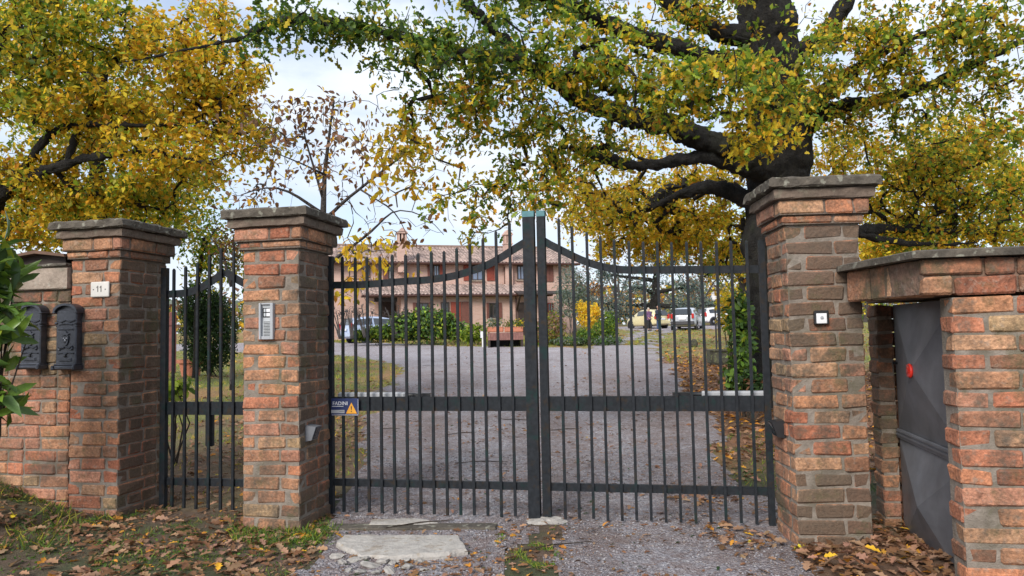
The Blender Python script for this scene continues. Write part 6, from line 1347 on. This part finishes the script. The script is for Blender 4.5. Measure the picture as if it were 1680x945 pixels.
litter_add(*scat(3500, -16, -2.5, 12, 33, lambda x, y: ~in_drive(x, y) & (patch(x*0.35, y*0.35) > 0.48)), (0.08, 0.15))
litter_add(*scat(5000, 4, 24, 24, 54, lambda x, y: ~in_drive(x, y) & (patch(x*0.25, y*0.25) > 0.44)), (0.12, 0.22), mx=dict(tan=4, orange=1.5, brown=1.5))
litter_add(*scat(2500, -16, 4, 33, 44, lambda x, y: ~in_drive(x, y) & (patch(x*0.3, y*0.3) > 0.5)), (0.1, 0.2), mx=dict(tan=4, orange=1, brown=1))
V, F, C = join(pc); tag(np_mesh('fallen_leaves', V, F, C, M['dry_leaf']), kind='stuff')
pc = []
BL = (np.array([(0, -0.05, 0), (0, 0.05, 0), (0.55, 0.035, 0.12), (0.55, -0.035, 0.12), (1, 0, 0.42)], float), np.array([(0, 1, 2), (0, 2, 3), (3, 2, 4)]))
def grass_add(x, y, size, mx, lean=0.55, tm=BL):
    n = len(x)
    if not n: return
    xx = np.stack([R6_.normal(size=n)*lean, R6_.normal(size=n)*lean, np.ones(n)], -1); xx /= np.linalg.norm(xx, axis=1, keepdims=True)
    zz = R6_.normal(size=(n, 3)); zz -= xx*(zz*xx).sum(1, keepdims=True); zz /= np.linalg.norm(zz, axis=1, keepdims=True)
    pc.append(leaves(np.stack([x, y, hgt(x, y)-0.004], -1), R6_.uniform(*size, n), cols(mx, n, R6_), tm, np.stack([xx, np.cross(zz, xx), zz], -1)))
GN_ = dict(green=4, lime=0.6, dgreen=3, olive=0.6); GY = dict(lime=1.5, olive=3, yellow=0.6, green=3)
tuft = lambda x, y: fbm(x*2.3, y*2.3, 91, 3)
grass_add(*scat(24000, -5.2, -1.15, 3.2, 6.3, lambda x, y: ~in_drive(x, y) & (tuft(x, y) > 0.46)), (0.02, 0.055), GN_, 1.1)
grass_add(*scat(1500, -5.0, -3.0, 5.0, 6.0, lambda x, y: (tuft(x, y) > 0.45)), (0.05, 0.12), dict(dgreen=3, green=2, olive=2, tan=1), 1.0)
grass_add(*scat(1500, -2.15, -1.3, 5.1, 5.6, lambda x, y: (tuft(x, y) > 0.40)), (0.03, 0.08), GN_, 0.9)
grass_add(*scat(2600, -0.13, 0.27, 4.0, 5.5, lambda x, y: (tuft(x*1.6, y*1.6) > 0.54)), (0.02, 0.05), dict(green=3, lime=2, olive=2), 1.0)
grass_add(*scat(9000, -6, -1.6, 6.4, 12, lambda x, y: ~in_drive(x, y) & (tuft(x*0.7, y*0.7) > 0.50)), (0.03, 0.08), GY, 0.8)
grass_add(*scat(5000, 1.9, 4.5, 5.6, 10, lambda x, y: ~in_drive(x, y) & (tuft(x, y) > 0.52)), (0.03, 0.08), GN_, 0.8)
grass_add(*scat(22000, -14, -1.6, 12, 32, lambda x, y: ~in_drive(x, y) & (tuft(x*0.4, y*0.4) > 0.42)), (0.06, 0.13), GY, 0.8)
grass_add(*scat(14000, 3, 26, 21, 56, lambda x, y: ~in_drive(x, y) & (tuft(x*0.3, y*0.3) > 0.44)), (0.10, 0.2), GY, 0.8)
grass_add(*scat(12000, -22, 6, 33, 46, lambda x, y: ~in_drive(x, y)), (0.10, 0.22), GY, 0.8)
weed = (ELL[0]*np.array([0.5, 0.7, 0.5]), ELL[1])
grass_add(*scat(1500, -0.15, 0.28, 4.0, 5.5, lambda x, y: (tuft(x*1.6, y*1.6) > 0.54)), (0.025, 0.055), dict(green=3, dgreen=2), 1.8, weed)
grass_add(*scat(4200, -4.2, -1.25, 3.5, 5.6, lambda x, y: ~in_drive(x, y) & (tuft(x*0.9+3, y*0.9) > 0.52)), (0.025, 0.06), dict(green=3, dgreen=3), 1.8, weed)
V, F, C = join(pc); tag(np_mesh('grass', V, F, C, M['grass_blade']), kind='stuff')
ST = (np.array([(1, 0, 0), (0.2, 0.9, 0), (-0.9, 0.4, 0), (-0.7, -0.7, 0), (0.4, -0.8, 0), (0.1, 0.05, 0.6), (0, 0, -0.5)], float)*0.5, np.array([(0, 1, 5), (1, 2, 5), (2, 3, 5), (3, 4, 5), (4, 0, 5), (1, 0, 6), (2, 1, 6), (3, 2, 6), (4, 3, 6), (0, 4, 6)]))
x, y = scat(16000, -1.6, 2.1, 3.6, 8.5, lambda x, y: in_drive(x, y) & (fbm(x*3, y*3, 55, 3) > 0.40), 1.3); n = len(x)
q = np.array([(0.18, 0.172, 0.19), (0.25, 0.24, 0.26), (0.34, 0.325, 0.335), (0.13, 0.122, 0.135), (0.24, 0.20, 0.18)])[R6_.integers(0, 5, n)]*R6_.uniform(0.85, 1.15, (n, 1))
a = R6_.uniform(0, 6.28, n); R = np.zeros((n, 3, 3)); R[:, 0, 0] = np.cos(a); R[:, 1, 0] = np.sin(a); R[:, 0, 1] = -np.sin(a); R[:, 1, 1] = np.cos(a); R[:, 2, 2] = 1
V, F, C = leaves(np.stack([x, y, hgt(x, y)+0.006], -1), 0.008+0.018*R6_.uniform(0, 1, n)**2.2, q, ST, R); tag(np_mesh('gravel_stones', V, F, C, M['stone_chip']), kind='stuff')
# a few broken twigs lying on the drive
for k in range(9):
    u, v = [(640, 705), (760, 712), (930, 706), (700, 600), (845, 690), (790, 760), (975, 650), (905, 900), (690, 862)][k]
    g = on_ground(u, v); a = R6_.uniform(-0.5, 0.5); L = R6_.uniform(0.12, 0.3); b = MB()
    b.tube([g+Vector((-L*math.cos(a), -L*math.sin(a), 0.012)), g+Vector((0, 0.015, 0.02)), g+Vector((L*math.cos(a), L*math.sin(a), 0.012))], [0.004, 0.006, 0.003], 6)
    tag(b.build('twig', M['brown_bark']), 'short dark broken twig lying on the gravel', 'twig', 'broken twigs on the gravel')
